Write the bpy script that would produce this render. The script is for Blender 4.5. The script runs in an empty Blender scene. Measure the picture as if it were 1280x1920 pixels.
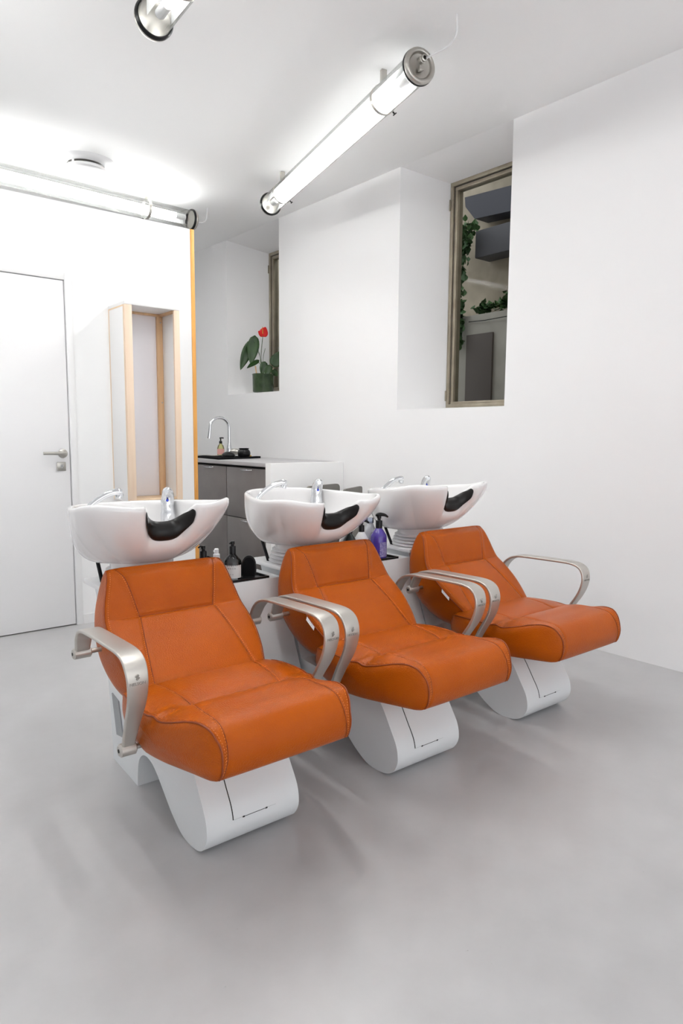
import bpy, bmesh, math, random
from mathutils import Vector, Matrix

# ------------------------------------------------------------------ camera, world, exposure
scene = bpy.context.scene
COL = scene.collection
random.seed(7)
PI = math.pi

cam_data = bpy.data.cameras.new('camera')
cam_data.sensor_fit = 'AUTO'
cam_data.sensor_width = 36.0
cam_data.lens = 23.972
cam_data.clip_start = 0.02
cam = bpy.data.objects.new('camera', cam_data)
COL.objects.link(cam)
yaw, pitch, roll = math.radians(39.5574), math.radians(-6.4975), math.radians(0.40835)
fw = Vector((math.sin(yaw) * math.cos(pitch), math.cos(yaw) * math.cos(pitch), math.sin(pitch)))
rt = Vector((math.cos(yaw), -math.sin(yaw), 0))
up = rt.cross(fw)
rt, up = rt * math.cos(roll) + up * math.sin(roll), up * math.cos(roll) - rt * math.sin(roll)
M3 = Matrix((rt, up, -fw)).transposed()
cam.matrix_world = Matrix.Translation((0, 0, 1.15)) @ M3.to_4x4()
scene.camera = cam

world = bpy.data.worlds.new('world')
scene.world = world
world.use_nodes = True
bg = world.node_tree.nodes['Background']
bg.inputs['Color'].default_value = (0.97, 0.985, 1.0, 1)
bg.inputs['Strength'].default_value = 1.25
LAMP = 34.0

vs = scene.view_settings
vs.view_transform = 'Standard'
vs.look = 'None'
vs.exposure = 0.72
vs.gamma = 1.0
vs.use_curve_mapping = False
scene.cycles.use_denoising = True
scene.cycles.max_bounces = 10
scene.cycles.diffuse_bounces = 6
scene.cycles.transparent_max_bounces = 16
scene.cycles.caustics_reflective = False
scene.cycles.caustics_refractive = False

# ------------------------------------------------------------------ materials
def srgb(r, g, b):
    def f(c):
        c /= 255.0
        return c / 12.92 if c <= 0.04045 else ((c + 0.055) / 1.055) ** 2.4
    return (f(r), f(g), f(b), 1)

def new_mat(name):
    m = bpy.data.materials.new(name)
    m.use_nodes = True
    return m, m.node_tree.nodes, m.node_tree.links, m.node_tree.nodes['Principled BSDF']

def mat(name, col, rough=0.5, metal=0.0, noise=None, bump=None, coat=0.0, spec=None):
    """noise = (scale, colour2, lo, hi); bump = (scale, strength)"""
    m, n, l, p = new_mat(name)
    p.inputs['Base Color'].default_value = col
    p.inputs['Roughness'].default_value = rough
    p.inputs['Metallic'].default_value = metal
    if coat:
        p.inputs['Coat Weight'].default_value = coat
        p.inputs['Coat Roughness'].default_value = 0.05
    if spec is not None:
        p.inputs['Specular IOR Level'].default_value = spec
    tc = n.new('ShaderNodeTexCoord')
    if noise:
        t = n.new('ShaderNodeTexNoise')
        t.inputs['Scale'].default_value = noise[0]
        t.inputs['Detail'].default_value = 6
        l.new(tc.outputs['Object'], t.inputs['Vector'])
        r = n.new('ShaderNodeValToRGB')
        r.color_ramp.elements[0].position = noise[2]
        r.color_ramp.elements[1].position = noise[3]
        r.color_ramp.elements[0].color = col
        r.color_ramp.elements[1].color = noise[1]
        l.new(t.outputs['Fac'], r.inputs['Fac'])
        l.new(r.outputs['Color'], p.inputs['Base Color'])
    if bump:
        t2 = n.new('ShaderNodeTexNoise')
        t2.inputs['Scale'].default_value = bump[0]
        t2.inputs['Detail'].default_value = 4
        l.new(tc.outputs['Object'], t2.inputs['Vector'])
        b = n.new('ShaderNodeBump')
        b.inputs['Strength'].default_value = bump[1]
        b.inputs['Distance'].default_value = 0.01
        l.new(t2.outputs['Fac'], b.inputs['Height'])
        l.new(b.outputs['Normal'], p.inputs['Normal'])
    return m

M_WALL = mat('white_plaster', (0.835, 0.83, 0.835, 1), 0.75, bump=(3.0, 0.08))
M_CEIL = mat('white_ceiling_paint', (0.945, 0.945, 0.945, 1), 0.8)
M_PART = mat('white_partition_paint', (0.90, 0.90, 0.90, 1), 0.6)
M_TRIM = mat('white_trim', (0.85, 0.845, 0.845, 1), 0.45)
M_DOOR = mat('white_door_lacquer', (0.85, 0.845, 0.85, 1), 0.4)
M_GAP = mat('dark_joint', (0.02, 0.02, 0.02, 1), 0.9)
M_LEATHER = None
M_SEAM = mat('dark_orange_seam', srgb(120, 48, 12), 0.7)
M_PIPE = mat('shade_dark_piping', srgb(138, 56, 4), 0.45)  # leather piping, darkened to stand in for the shadow line under it
M_STITCH = mat('orange_stitch', srgb(214, 126, 62), 0.7)
M_BASE = mat('pale_grey_lacquer', srgb(222, 225, 227), 0.38, bump=(400, 0.02))
M_ALU = mat('cast_aluminium', srgb(196, 192, 186), 0.38, 0.75)
M_LOGO = mat('engraved_grey', srgb(150, 146, 141), 0.5, 0.6)
M_STEEL = mat('brushed_steel', srgb(185, 182, 176), 0.3, 0.9)
M_CHROME = mat('chrome', srgb(225, 227, 230), 0.06, 1.0)
M_CERAMIC = mat('white_ceramic', (0.83, 0.82, 0.82, 1), 0.08, coat=0.6)
M_RUBBER = mat('black_gel_rubber', (0.010, 0.009, 0.009, 1), 0.3, spec=.28)
M_BLACK = mat('black_plastic', (0.008, 0.008, 0.009, 1), 0.3, spec=.25)
M_BLACKF = mat('black_cloth', (0.008, 0.008, 0.009, 1), 0.95, spec=.1)
M_WHITEP = mat('white_plastic', (0.82, 0.82, 0.83, 1), 0.35)
M_GREYP = mat('grey_plastic', srgb(118, 115, 110), 0.5)
M_PLATE = mat('grey_plate', srgb(150, 153, 156), 0.45)
M_CAB = mat('grey_brown_gloss', srgb(112, 107, 105), 0.22, noise=(2.5, srgb(126, 120, 118), 0.4, 0.7))
M_COUNTER = mat('grey_worktop', (0.44, 0.43, 0.44, 1), 0.35)
M_PANELW = mat('white_end_panel', (0.85, 0.845, 0.84, 1), 0.5)
M_WINF = mat('bronze_aluminium_frame', srgb(160, 151, 134), 0.42, 0.35, noise=(9, srgb(136, 127, 112), 0.35, 0.75))
M_GREENPOT = mat('green_glazed_pot', srgb(62, 80, 54), 0.2, noise=(14, srgb(42, 58, 38), 0.35, 0.7))
M_LEAF = mat('anthurium_leaf', srgb(38, 74, 22), 0.4, noise=(10, srgb(24, 52, 16), 0.3, 0.7))
M_RED = mat('red_spathe', srgb(226, 26, 24), 0.35)
M_YEL = mat('yellow_spadix', srgb(200, 150, 60), 0.6)
M_STEM = mat('green_stem', srgb(60, 84, 46), 0.6)
M_SOIL = mat('potting_soil', srgb(48, 36, 28), 0.95)
M_EDGE = mat('plywood_edge', srgb(232, 205, 172), 0.6)
M_BLUE = mat('blue_dot', srgb(30, 60, 190), 0.4)
M_REDDOT = mat('red_dot', srgb(200, 30, 30), 0.4)
M_INK = mat('black_ink', (0.03, 0.03, 0.03, 1), 0.7)
M_BLUEINK = mat('blue_ink', srgb(40, 70, 130), 0.7)
M_MILK = mat('milky_panel', srgb(243, 241, 246), 0.25)

def leather():
    m, n, l, p = new_mat('tan_leather')
    tc = n.new('ShaderNodeTexCoord')
    ns = n.new('ShaderNodeTexNoise'); ns.inputs['Scale'].default_value = 7; ns.inputs['Detail'].default_value = 4
    r = n.new('ShaderNodeValToRGB')
    r.color_ramp.elements[0].position = 0.3; r.color_ramp.elements[1].position = 0.7
    r.color_ramp.elements[0].color = srgb(165, 74, 0); r.color_ramp.elements[1].color = srgb(173, 81, 2)
    v = n.new('ShaderNodeTexVoronoi'); v.inputs['Scale'].default_value = 270
    b = n.new('ShaderNodeBump'); b.inputs['Strength'].default_value = 0.42; b.inputs['Distance'].default_value = 0.002
    l.new(tc.outputs['Object'], ns.inputs['Vector']); l.new(tc.outputs['Object'], v.inputs['Vector'])
    l.new(ns.outputs['Fac'], r.inputs['Fac']); l.new(r.outputs['Color'], p.inputs['Base Color'])
    l.new(v.outputs['Distance'], b.inputs['Height']); l.new(b.outputs['Normal'], p.inputs['Normal'])
    p.inputs['Roughness'].default_value = 0.31
    p.inputs['Specular IOR Level'].default_value = 0.2
    return m
M_LEATHER = leather()

def wood(name, c1, c2, scale=(40, 40, 1.2)):
    m, n, l, p = new_mat(name)
    tc = n.new('ShaderNodeTexCoord'); mp = n.new('ShaderNodeMapping')
    mp.inputs['Scale'].default_value = scale
    ns = n.new('ShaderNodeTexNoise'); ns.inputs['Scale'].default_value = 1.5; ns.inputs['Detail'].default_value = 5
    r = n.new('ShaderNodeValToRGB')
    r.color_ramp.elements[0].position = 0.3; r.color_ramp.elements[1].position = 0.72
    r.color_ramp.elements[0].color = c1; r.color_ramp.elements[1].color = c2
    l.new(tc.outputs['Object'], mp.inputs['Vector']); l.new(mp.outputs['Vector'], ns.inputs['Vector'])
    l.new(ns.outputs['Fac'], r.inputs['Fac']); l.new(r.outputs['Color'], p.inputs['Base Color'])
    p.inputs['Roughness'].default_value = 0.55
    return m
M_BEECH = wood('pale_beech', srgb(234, 208, 182), srgb(242, 220, 198))
M_BEECHD = wood('beech_batten', srgb(206, 168, 128), srgb(218, 182, 144))
M_OAK = wood('honey_pine', srgb(214, 148, 66), srgb(232, 172, 92))

def floor_mat():
    m, n, l, p = new_mat('polished_concrete')
    tc = n.new('ShaderNodeTexCoord')
    a = n.new('ShaderNodeTexNoise'); a.inputs['Scale'].default_value = 1.1; a.inputs['Detail'].default_value = 8; a.inputs['Roughness'].default_value = 0.6
    b = n.new('ShaderNodeTexNoise'); b.inputs['Scale'].default_value = 9; b.inputs['Detail'].default_value = 8
    mx = n.new('ShaderNodeMath'); mx.operation = 'ADD'
    ms = n.new('ShaderNodeMath'); ms.operation = 'MULTIPLY'; ms.inputs[1].default_value = 0.35
    r = n.new('ShaderNodeValToRGB')
    r.color_ramp.elements[0].position = 0.42; r.color_ramp.elements[1].position = 0.92
    r.color_ramp.elements[0].color = srgb(172, 171, 172); r.color_ramp.elements[1].color = srgb(194, 193, 194)
    sp = n.new('ShaderNodeTexNoise'); sp.inputs['Scale'].default_value = 55; sp.inputs['Detail'].default_value = 2
    rs = n.new('ShaderNodeValToRGB')
    rs.color_ramp.elements[0].position = 0.18; rs.color_ramp.elements[1].position = 0.235
    rs.color_ramp.elements[0].color = (0.45, 0.45, 0.45, 1); rs.color_ramp.elements[1].color = (1, 1, 1, 1)
    mul = n.new('ShaderNodeMixRGB'); mul.blend_type = 'MULTIPLY'; mul.inputs['Fac'].default_value = 0.6
    for t in (a, b, sp): l.new(tc.outputs['Object'], t.inputs['Vector'])
    l.new(b.outputs['Fac'], ms.inputs[0]); l.new(a.outputs['Fac'], mx.inputs[0]); l.new(ms.outputs[0], mx.inputs[1])
    l.new(mx.outputs[0], r.inputs['Fac'])
    l.new(r.outputs['Color'], mul.inputs['Color1']); l.new(sp.outputs['Fac'], rs.inputs['Fac']); l.new(rs.outputs['Color'], mul.inputs['Color2'])
    l.new(mul.outputs['Color'], p.inputs['Base Color'])
    rr = n.new('ShaderNodeMapRange'); rr.inputs['To Min'].default_value = 0.28; rr.inputs['To Max'].default_value = 0.46
    p.inputs['Coat Weight'].default_value = 0.6; p.inputs['Coat Roughness'].default_value = 0.34; p.inputs['Coat IOR'].default_value = 1.6
    l.new(b.outputs['Fac'], rr.inputs['Value']); l.new(rr.outputs['Result'], p.inputs['Roughness'])
    return m
M_FLOOR = floor_mat()

def emit(name, col, s):
    m = bpy.data.materials.new(name); m.use_nodes = True
    n, l = m.node_tree.nodes, m.node_tree.links
    n.clear()
    o = n.new('ShaderNodeOutputMaterial'); e = n.new('ShaderNodeEmission')
    e.inputs['Color'].default_value = col; e.inputs['Strength'].default_value = s
    l.new(e.outputs[0], o.inputs[0])
    return m
def opal():
    m, n, l, p = new_mat('opal_plastic')
    o = [x for x in n if x.type == 'OUTPUT_MATERIAL'][0]
    p.inputs['Base Color'].default_value = (.86, .86, .86, 1); p.inputs['Roughness'].default_value = .4
    t = n.new('ShaderNodeBsdfTranslucent'); t.inputs['Color'].default_value = (.86, .86, .86, 1)
    mx = n.new('ShaderNodeMixShader'); mx.inputs['Fac'].default_value = .12
    l.new(p.outputs[0], mx.inputs[1]); l.new(t.outputs[0], mx.inputs[2]); l.new(mx.outputs[0], o.inputs[0])
    return m
M_OPAL = opal()
M_TUBE = emit('lit_tube', (1.0, 0.995, 0.985, 1), LAMP)

def glassy(name, tint, gloss=0.5, rough=0.02):
    m = bpy.data.materials.new(name); m.use_nodes = True
    n, l = m.node_tree.nodes, m.node_tree.links
    n.clear()
    o = n.new('ShaderNodeOutputMaterial'); mx = n.new('ShaderNodeMixShader')
    t = n.new('ShaderNodeBsdfTransparent'); t.inputs['Color'].default_value = tint
    g = n.new('ShaderNodeBsdfGlossy'); g.inputs['Roughness'].default_value = rough
    fr = n.new('ShaderNodeFresnel'); fr.inputs['IOR'].default_value = 1.45
    mm = n.new('ShaderNodeMath'); mm.operation = 'MULTIPLY'; mm.inputs[1].default_value = gloss
    l.new(fr.outputs[0], mm.inputs[0]); l.new(mm.outputs[0], mx.inputs['Fac'])
    l.new(t.outputs[0], mx.inputs[1]); l.new(g.outputs[0], mx.inputs[2]); l.new(mx.outputs[0], o.inputs[0])
    return m
M_ACRYL = glassy('clear_acrylic', (0.97, 0.98, 0.97, 1), 0.7, 0.05)
M_PANE = glassy('window_glass', (0.80, 0.82, 0.81, 1), 0.02, 0.01)
M_BOTTLE = glassy('clear_bottle_plastic', (0.62, 0.64, 0.66, 1), 1.0, 0.03)
M_SOAP = glassy('yellow_soap_bottle', (0.93, 0.92, 0.62, 1), 0.8, 0.03)
M_CLEARCAP = glassy('clear_cap', (0.75, 0.8, 0.9, 1), 1.0, 0.05)

# ------------------------------------------------------------------ mesh helpers
def link(name, me, m, parent=None, smooth=True):
    o = bpy.data.objects.new(name, me)
    if m: me.materials.append(m)
    COL.objects.link(o)
    if parent: o.parent = parent
    if smooth and len(me.polygons):
        me.polygons.foreach_set('use_smooth', [True] * len(me.polygons))
    return o

def from_bm(name, bm, m, parent=None, smooth=False, angle=None):
    bmesh.ops.recalc_face_normals(bm, faces=bm.faces)
    if angle is not None:
        for e in bm.edges:
            if len(e.link_faces) == 2 and e.calc_face_angle(0) > angle: e.smooth = False
        smooth = True
    me = bpy.data.meshes.new(name); bm.to_mesh(me); bm.free()
    return link(name, me, m, parent, smooth)

def add_box(bm, x0, x1, y0, y1, z0, z1, bev=0.0, mtx=None):
    r = bmesh.ops.create_cube(bm, size=1.0)
    vs_ = r['verts']
    for v in vs_:
        v.co = Vector(((x0 + x1) / 2 + v.co.x * (x1 - x0), (y0 + y1) / 2 + v.co.y * (y1 - y0), (z0 + z1) / 2 + v.co.z * (z1 - z0)))
    if bev > 0:
        es = list({e for v in vs_ for e in v.link_edges})
        rb = bmesh.ops.bevel(bm, geom=es, offset=bev, segments=2, affect='EDGES', profile=0.5)
        vs_ = list({v for f in rb['faces'] for v in f.verts} | {v for v in vs_ if v.is_valid})
    if mtx is not None:
        bmesh.ops.transform(bm, matrix=mtx, verts=[v for v in vs_ if v.is_valid])

def box(name, x0, x1, y0, y1, z0, z1, m, parent=None, bev=0.0):
    bm = bmesh.new(); add_box(bm, x0, x1, y0, y1, z0, z1, bev)
    return from_bm(name, bm, m, parent, angle=0.6 if bev else None)

def frame_for(d):
    d = d.normalized()
    a = Vector((0, 0, 1)) if abs(d.z) < 0.9 else Vector((1, 0, 0))
    s = d.cross(a).normalized()
    return s, d.cross(s).normalized()

def add_tube(bm, pts, r, seg=12, cap=True):
    pts = [Vector(p) for p in pts]
    rs = r if isinstance(r, (list, tuple)) else [r] * len(pts)
    s, t = frame_for(pts[1] - pts[0])
    rings = []
    prev = (pts[1] - pts[0]).normalized()
    for i, p in enumerate(pts):
        d = (pts[min(i + 1, len(pts) - 1)] - pts[max(i - 1, 0)]).normalized()
        q = prev.rotation_difference(d)
        s = q @ s; t = q @ t; prev = d
        rings.append([bm.verts.new(p + (s * math.cos(2 * PI * k / seg) + t * math.sin(2 * PI * k / seg)) * rs[i]) for k in range(seg)])
    for a, b in zip(rings, rings[1:]):
        for k in range(seg):
            bm.faces.new((a[k], a[(k + 1) % seg], b[(k + 1) % seg], b[k]))
    if cap:
        bm.faces.new(rings[0][::-1]); bm.faces.new(rings[-1])

def tube(name, pts, r, m, parent=None, seg=12, cap=True):
    bm = bmesh.new(); add_tube(bm, pts, r, seg, cap)
    return from_bm(name, bm, m, parent, angle=0.9)

def add_lathe(bm, prof, seg=32, mtx=None, axis=(0, 0), cap=True):
    """prof list of (r, z); closed at ends when r > 0 and cap."""
    rings = []
    for r, z in prof:
        if r < 1e-6:
            rings.append([bm.verts.new((axis[0], axis[1], z))])
        else:
            rings.append([bm.verts.new((axis[0] + r * math.cos(2 * PI * k / seg), axis[1] + r * math.sin(2 * PI * k / seg), z)) for k in range(seg)])
    for a, b in zip(rings, rings[1:]):
        for k in range(seg):
            k2 = (k + 1) % seg
            if len(a) == 1 and len(b) == 1: continue
            if len(a) == 1: bm.faces.new((a[0], b[k], b[k2]))
            elif len(b) == 1: bm.faces.new((a[k], b[0], a[k2]))
            else: bm.faces.new((a[k], b[k], b[k2], a[k2]))
    if cap:
        if len(rings[0]) > 1: bm.faces.new(rings[0])
        if len(rings[-1]) > 1: bm.faces.new(rings[-1][::-1])
    vs_ = [v for rg in rings for v in rg]
    if mtx is not None:
        for v in vs_: v.co = mtx @ v.co

def lathe(name, prof, m, parent=None, seg=32, mtx=None, axis=(0, 0), cap=True, angle=0.7):
    bm = bmesh.new(); add_lathe(bm, prof, seg, mtx, axis, cap)
    return from_bm(name, bm, m, parent, angle=angle)

def spline(pts, n):
    """Catmull-Rom resample of a list of tuples to n points by parameter."""
    P = [Vector(p) for p in pts] if len(pts[0]) in (2, 3, 4) else pts
    out = []
    N = len(P) - 1
    for i in range(n):
        x = i / (n - 1) * N
        k = min(int(x), N - 1); f = x - k
        p0 = P[k - 1] if k > 0 else P[0] * 2 - P[1]
        p1, p2 = P[k], P[k + 1]
        p3 = P[k + 2] if k + 2 <= N else P[N] * 2 - P[N - 1]
        out.append(0.5 * ((2 * p1) + (p2 - p0) * f + (2 * p0 - 5 * p1 + 4 * p2 - p3) * f * f + (3 * p1 - p0 - 3 * p2 + p3) * f ** 3))
    return out

def arclen(pts, n):
    """resample polyline evenly"""
    L = [0.0]
    for a, b in zip(pts, pts[1:]): L.append(L[-1] + (b - a).length)
    out = []; j = 0
    for i in range(n):
        t = L[-1] * i / (n - 1)
        while j < len(pts) - 2 and L[j + 1] < t: j += 1
        f = (t - L[j]) / max(L[j + 1] - L[j], 1e-9)
        out.append(pts[j].lerp(pts[j + 1], min(max(f, 0), 1)))
    return out

def ss(a, b, x):
    t = min(max((x - a) / (b - a), 0), 1)
    return t * t * (3 - 2 * t)

def interp(x, xs, ys):
    if x <= xs[0]: return ys[0]
    for i in range(len(xs) - 1):
        if x <= xs[i + 1]:
            f = (x - xs[i]) / (xs[i + 1] - xs[i]); return ys[i] + (ys[i + 1] - ys[i]) * f
    return ys[-1]

def loft(rings, closed_ring=True, cap0=False, cap1=False):
    bm = bmesh.new()
    R = [[bm.verts.new(p) for p in r] for r in rings]
    n = len(R[0])
    for a, b in zip(R, R[1:]):
        for k in range(n if closed_ring else n - 1):
            k2 = (k + 1) % n
            bm.faces.new((a[k], a[k2], b[k2], b[k]))
    if cap0: bm.faces.new(R[0][::-1])
    if cap1: bm.faces.new(R[-1])
    return bm

def text_mesh(name, txt, size, m, parent, mtx, depth=0.0006, align='CENTER'):
    cu = bpy.data.curves.new(name, 'FONT')
    cu.body = txt; cu.size = size; cu.extrude = depth; cu.align_x = align; cu.align_y = 'CENTER'
    tmp = bpy.data.objects.new(name, cu)
    COL.objects.link(tmp)
    dg = bpy.context.evaluated_depsgraph_get()
    me = bpy.data.meshes.new_from_object(tmp.evaluated_get(dg))
    bpy.data.objects.remove(tmp)
    me.transform(mtx)
    me.materials.clear()
    return link(name, me, m, parent, smooth=False)

def empty(name, loc, label=None, cat=None, rz=0.0, group=None):
    o = bpy.data.objects.new(name, None); COL.objects.link(o)
    o.location = loc; o.rotation_euler = (0, 0, rz); o.empty_display_size = 0.05
    tag(o, label, cat, group)
    return o

def tag(o, label=None, cat=None, group=None, kind=None):
    if label: o['label'] = label
    if cat: o['category'] = cat
    if group: o['group'] = group
    if kind: o['kind'] = kind
    return o

def struct(o):
    o['kind'] = 'structure'
    return o

def copy_tree(o, parent=None):
    c = o.copy(); COL.objects.link(c)
    if parent: c.parent = parent
    for ch in list(o.children): copy_tree(ch, c)
    return c

# ------------------------------------------------------------------ room shell
ZC = 2.938
XW = 3.359
YP = 4.10
struct(box('floor', -4.0, XW + 0.02, -4.2, 7.22, -0.08, 0.0, M_FLOOR))
struct(box('ceiling', -4.0, XW + 0.45, -4.2, 7.3, ZC, ZC + 0.12, M_CEIL))

def wall_right():
    bm = bmesh.new()
    XO = 3.76
    def quad(*p): bm.faces.new([bm.verts.new(q) for q in p])
    def face(y0, y1, z0, z1, x=XW): quad((x, y0, z0), (x, y1, z0), (x, y1, z1), (x, y0, z1))
    Y0, Y1 = -4.2, 5.845
    holes = [(2.553, 3.468, 1.322, 1.343, 2.72, 3.305, 2.858), (4.915, 5.782, 1.516, 1.548, 5.06, 5.555, 2.826)]
    ys = Y0
    for (a, b, z0, z0b, a2, b2, zt) in holes:
        face(ys, a, 0, ZC); face(a, b, 0, z0)
        XG = 3.70
        # sill, soffit, jambs (splayed towards the window)
        quad((XW, a, z0), (XW, b, z0), (XG, b2, z0b), (XG, a2, z0b))
        quad((XW, a, ZC), (XG, a2, zt), (XG, b2, zt), (XW, b, ZC))
        n = 6
        quad((XW, b, z0), (XW, b, ZC), (XG, b2, zt), (XG, b2, z0b))
        quad((XW, a, z0), (XG, a2, z0b), (XG, a2, zt), (XW, a, ZC))
        # reveal on to the outer face
        quad((XG, a2, z0b), (XG, b2, z0b), (XO, b2, z0b), (XO, a2, z0b))
        quad((XG, a2, zt), (XO, a2, zt), (XO, b2, zt), (XG, b2, zt))
        quad((XG, b2, z0b), (XG, b2, zt), (XO, b2, zt), (XO, b2, z0b))
        quad((XG, a2, z0b), (XO, a2, z0b), (XO, a2, zt), (XG, a2, zt))
        ys = b
    face(ys, Y1, 0, ZC)
    # outer skin
    ys = Y0
    for (a, b, z0, z0b, a2, b2, zt) in holes:
        face(ys, a2, 0, ZC + .1, XO); face(a2, b2, 0, z0b, XO); face(a2, b2, zt, ZC + .1, XO); ys = b2
    face(ys, 7.3, 0, ZC + .1, XO)
    quad((XW, Y0, 0), (XO, Y0, 0), (XO, Y0, ZC), (XW, Y0, ZC))
    me = bpy.data.meshes.new('wall_right'); bm.to_mesh(me); bm.free()
    return link('wall_right', me, M_WALL, None, False)
struct(wall_right())
# the wall beyond the corner kinks slightly inwards
bm = bmesh.new()
v = [(XW, 5.845, 0), (XW - 0.09, 7.22, 0), (XW - 0.09, 7.22, ZC), (XW, 5.845, ZC), (XW + 0.1, 5.845, 0), (XW + 0.1, 7.22, 0), (XW + 0.1, 7.22, ZC), (XW + 0.1, 5.845, ZC)]
v = [bm.verts.new(p) for p in v]
for f in ((0, 1, 2, 3), (4, 7, 6, 5), (0, 4, 5, 1), (3, 2, 6, 7), (1, 5, 6, 2), (0, 3, 7, 4)): bm.faces.new([v[i] for i in f])
struct(from_bm('wall_corner', bm, M_WALL))
struct(box('wall_back', -4.0, XW + 0.1, 7.2, 7.3, 0, ZC, M_WALL))
struct(box('wall_left', -4.08, -4.0, -4.2, 7.3, 0, ZC, M_WALL))

# free-standing partition (stops short of the ceiling) with the flush door
PT = 2.44
def partition():
    bm = bmesh.new()
    for x0, x1, z0, z1 in ((-4.0, 0.42, 0, PT), (0.42, 1.326, 2.012, PT), (1.326, 2.120, 0, PT)):
        add_box(bm, x0, x1, YP, YP + 0.09, z0, z1)
    return from_bm('wall_partition', bm, M_PART)
struct(partition())
struct(box('trim_1', 2.120, 2.146, YP - 0.006, YP + 0.096, 0, PT, M_OAK, None, 0.002))
struct(box('baseboard_partition', 1.365, 2.118, YP - 0.008, YP, 0, 0.055, M_TRIM))

door = struct(box('door_1', 0.424, 1.3215, YP + 0.002, YP + 0.042, 0.006, 2.0075, M_DOOR, None, 0.001))
gap = box('door_gap', 0.42, 1.3265, YP + 0.03, YP + 0.0895, 0.0, 2.0125, M_GAP, door)
fr = bmesh.new()
add_box(fr, 1.3265, 1.364, YP - 0.010, YP + 0.02, 0, 2.05, 0.002)
add_box(fr, 0.38, 1.364, YP - 0.004, YP + 0.02, 2.0125, 2.05, 0.001)
from_bm('door_frame', fr, M_TRIM, door, angle=.6)
hm = Matrix.Translation((1.283, YP + 0.002, 1.028)) @ Matrix.Rotation(PI / 2, 4, 'X')
lathe('handle_rose', [(0, 0.010), (0.020, 0.010), (0.0255, 0.006), (0.0265, 0.0)], M_STEEL, door, 28, hm)
tube('door_handle', [(1.283, YP, 1.030), (1.283, YP - 0.042, 1.030), (1.279, YP - 0.050, 1.030), (1.268, YP - 0.053, 1.030), (1.16, YP - 0.053, 1.031)], [0.0095, 0.0095, 0.010, 0.010, 0.0085], M_STEEL, door, 14)
box('lock_plate', 1.2455, 1.2965, YP - 0.006, YP + 0.002, 0.927, 0.978, M_STEEL, door, 0.003)
bm = bmesh.new()
add_lathe(bm, [(0, 0.010), (0.0075, 0.010), (0.0085, 0.005), (0.0085, 0.0)], 20, Matrix.Translation((1.272, YP - 0.004, 0.957)) @ Matrix.Rotation(PI / 2, 4, 'X'))
add_box(bm, 1.2690, 1.2750, YP - 0.0085, YP - 0.004, 0.938, 0.957, 0.001)
from_bm('lock_cylinder', bm, M_CHROME, door, angle=.6)
box('keyhole', 1.2695, 1.2715, YP - 0.0150, YP - 0.0135, 0.951, 0.963, M_GAP, door)

# ------------------------------------------------------------------ windows and the courtyard behind
def window(name, y0, y1, z0, z1):
    x = 3.70
    w = box(name, x + 0.012, x + 0.016, y0 + 0.05, y1 - 0.05, z0 + 0.045, z1 - 0.05, M_PANE)
    struct(w)
    bm = bmesh.new()
    def ring(a, b, c, d, t, xa, xb):
        add_box(bm, xa, xb, a, b, c, c + t, 0.002); add_box(bm, xa, xb, a, b, d - t, d, 0.002)
        add_box(bm, xa, xb, a, a + t, c + t, d - t, 0.002); add_box(bm, xa, xb, b - t, b, c + t, d - t, 0.002)
    ring(y0, y1, z0, z1, 0.026, x - 0.018, x + 0.055)
    ring(y0 + 0.032, y1 - 0.032, z0 + 0.020, z1 - 0.032, 0.024, x - 0.006, x + 0.05)
    from_bm('window_frame', bm, M_WINF, w, angle=.5)
    bm = bmesh.new()
    add_box(bm, x - 0.004, x + 0.04, y0 + 0.0262, y0 + 0.0318, z0 + 0.022, z1 - 0.028)
    add_box(bm, x - 0.004, x + 0.04, y1 - 0.0318, y1 - 0.0262, z0 + 0.022, z1 - 0.028)
    add_box(bm, x - 0.004, x + 0.04, y0 + 0.03, y1 - 0.03, z1 - 0.0318, z1 - 0.0262)
    from_bm('frame_seal', bm, M_GAP, w)
    bm = bmesh.new()
    for zz in (z0 + 0.05, z1 - 0.18):
        add_tube(bm, [(x - 0.022, y1 - 0.002, zz), (x - 0.022, y1 - 0.002, zz + 0.07)], 0.006, 10)
    from_bm('window_hinge', bm, M_WINF, w, angle=.6)
    return w
window('window_1', 2.715, 3.307, 1.340, 2.862)
window('window_2', 5.055, 5.557, 1.545, 2.830)

M_STUCCO = mat('stained_render', srgb(150, 140, 126), 0.9, noise=(1.6, srgb(196, 184, 168), 0.4, 0.66), bump=(6, 0.2))
M_LOWW = mat('courtyard_low_wall', srgb(168, 164, 158), 0.9, noise=(4, srgb(150, 146, 140), 0.4, 0.7))
M_AWN = mat('slate_awning', srgb(74, 74, 84), 0.7)
M_BEAM = mat('slate_beam', srgb(80, 79, 86), 0.7)
M_DKD = mat('brown_grey_door', srgb(86, 78, 76), 0.6)
M_IVY = mat('ivy_leaf', srgb(70, 104, 58), 0.5, noise=(5, srgb(44, 76, 40), 0.35, 0.7))
struct(box('ground_courtyard', 3.8, 9.0, 0.5, 11.0, -0.06, 0.0, mat('courtyard_paving', srgb(140, 136, 130), 0.9)))
struct(box('wall_courtyard', 6.75, 6.95, 2.0, 11.0, 0, 5.2, M_STUCCO))
struct(box('wall_shade_side', 3.8, 6.75, 1.8, 2.0, 0, 5.2, M_STUCCO))  # unseen side wall, added to shade the courtyard
struct(box('wall_shade_end', 3.8, 6.75, 11.0, 11.2, 0, 5.2, M_STUCCO))  # unseen end wall, added to cut sky light in the courtyard
struct(box('wall_shade_upper', 3.42, 3.76, -4.2, 11.2, ZC + 0.13, 4.2, M_STUCCO))  # unseen block above the windows, added to hold sky light off the courtyard
struct(box('wall_courtyard_low', 6.45, 6.74, 2.0, 11.0, 0, 2.56, M_LOWW, None, 0.01))
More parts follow.
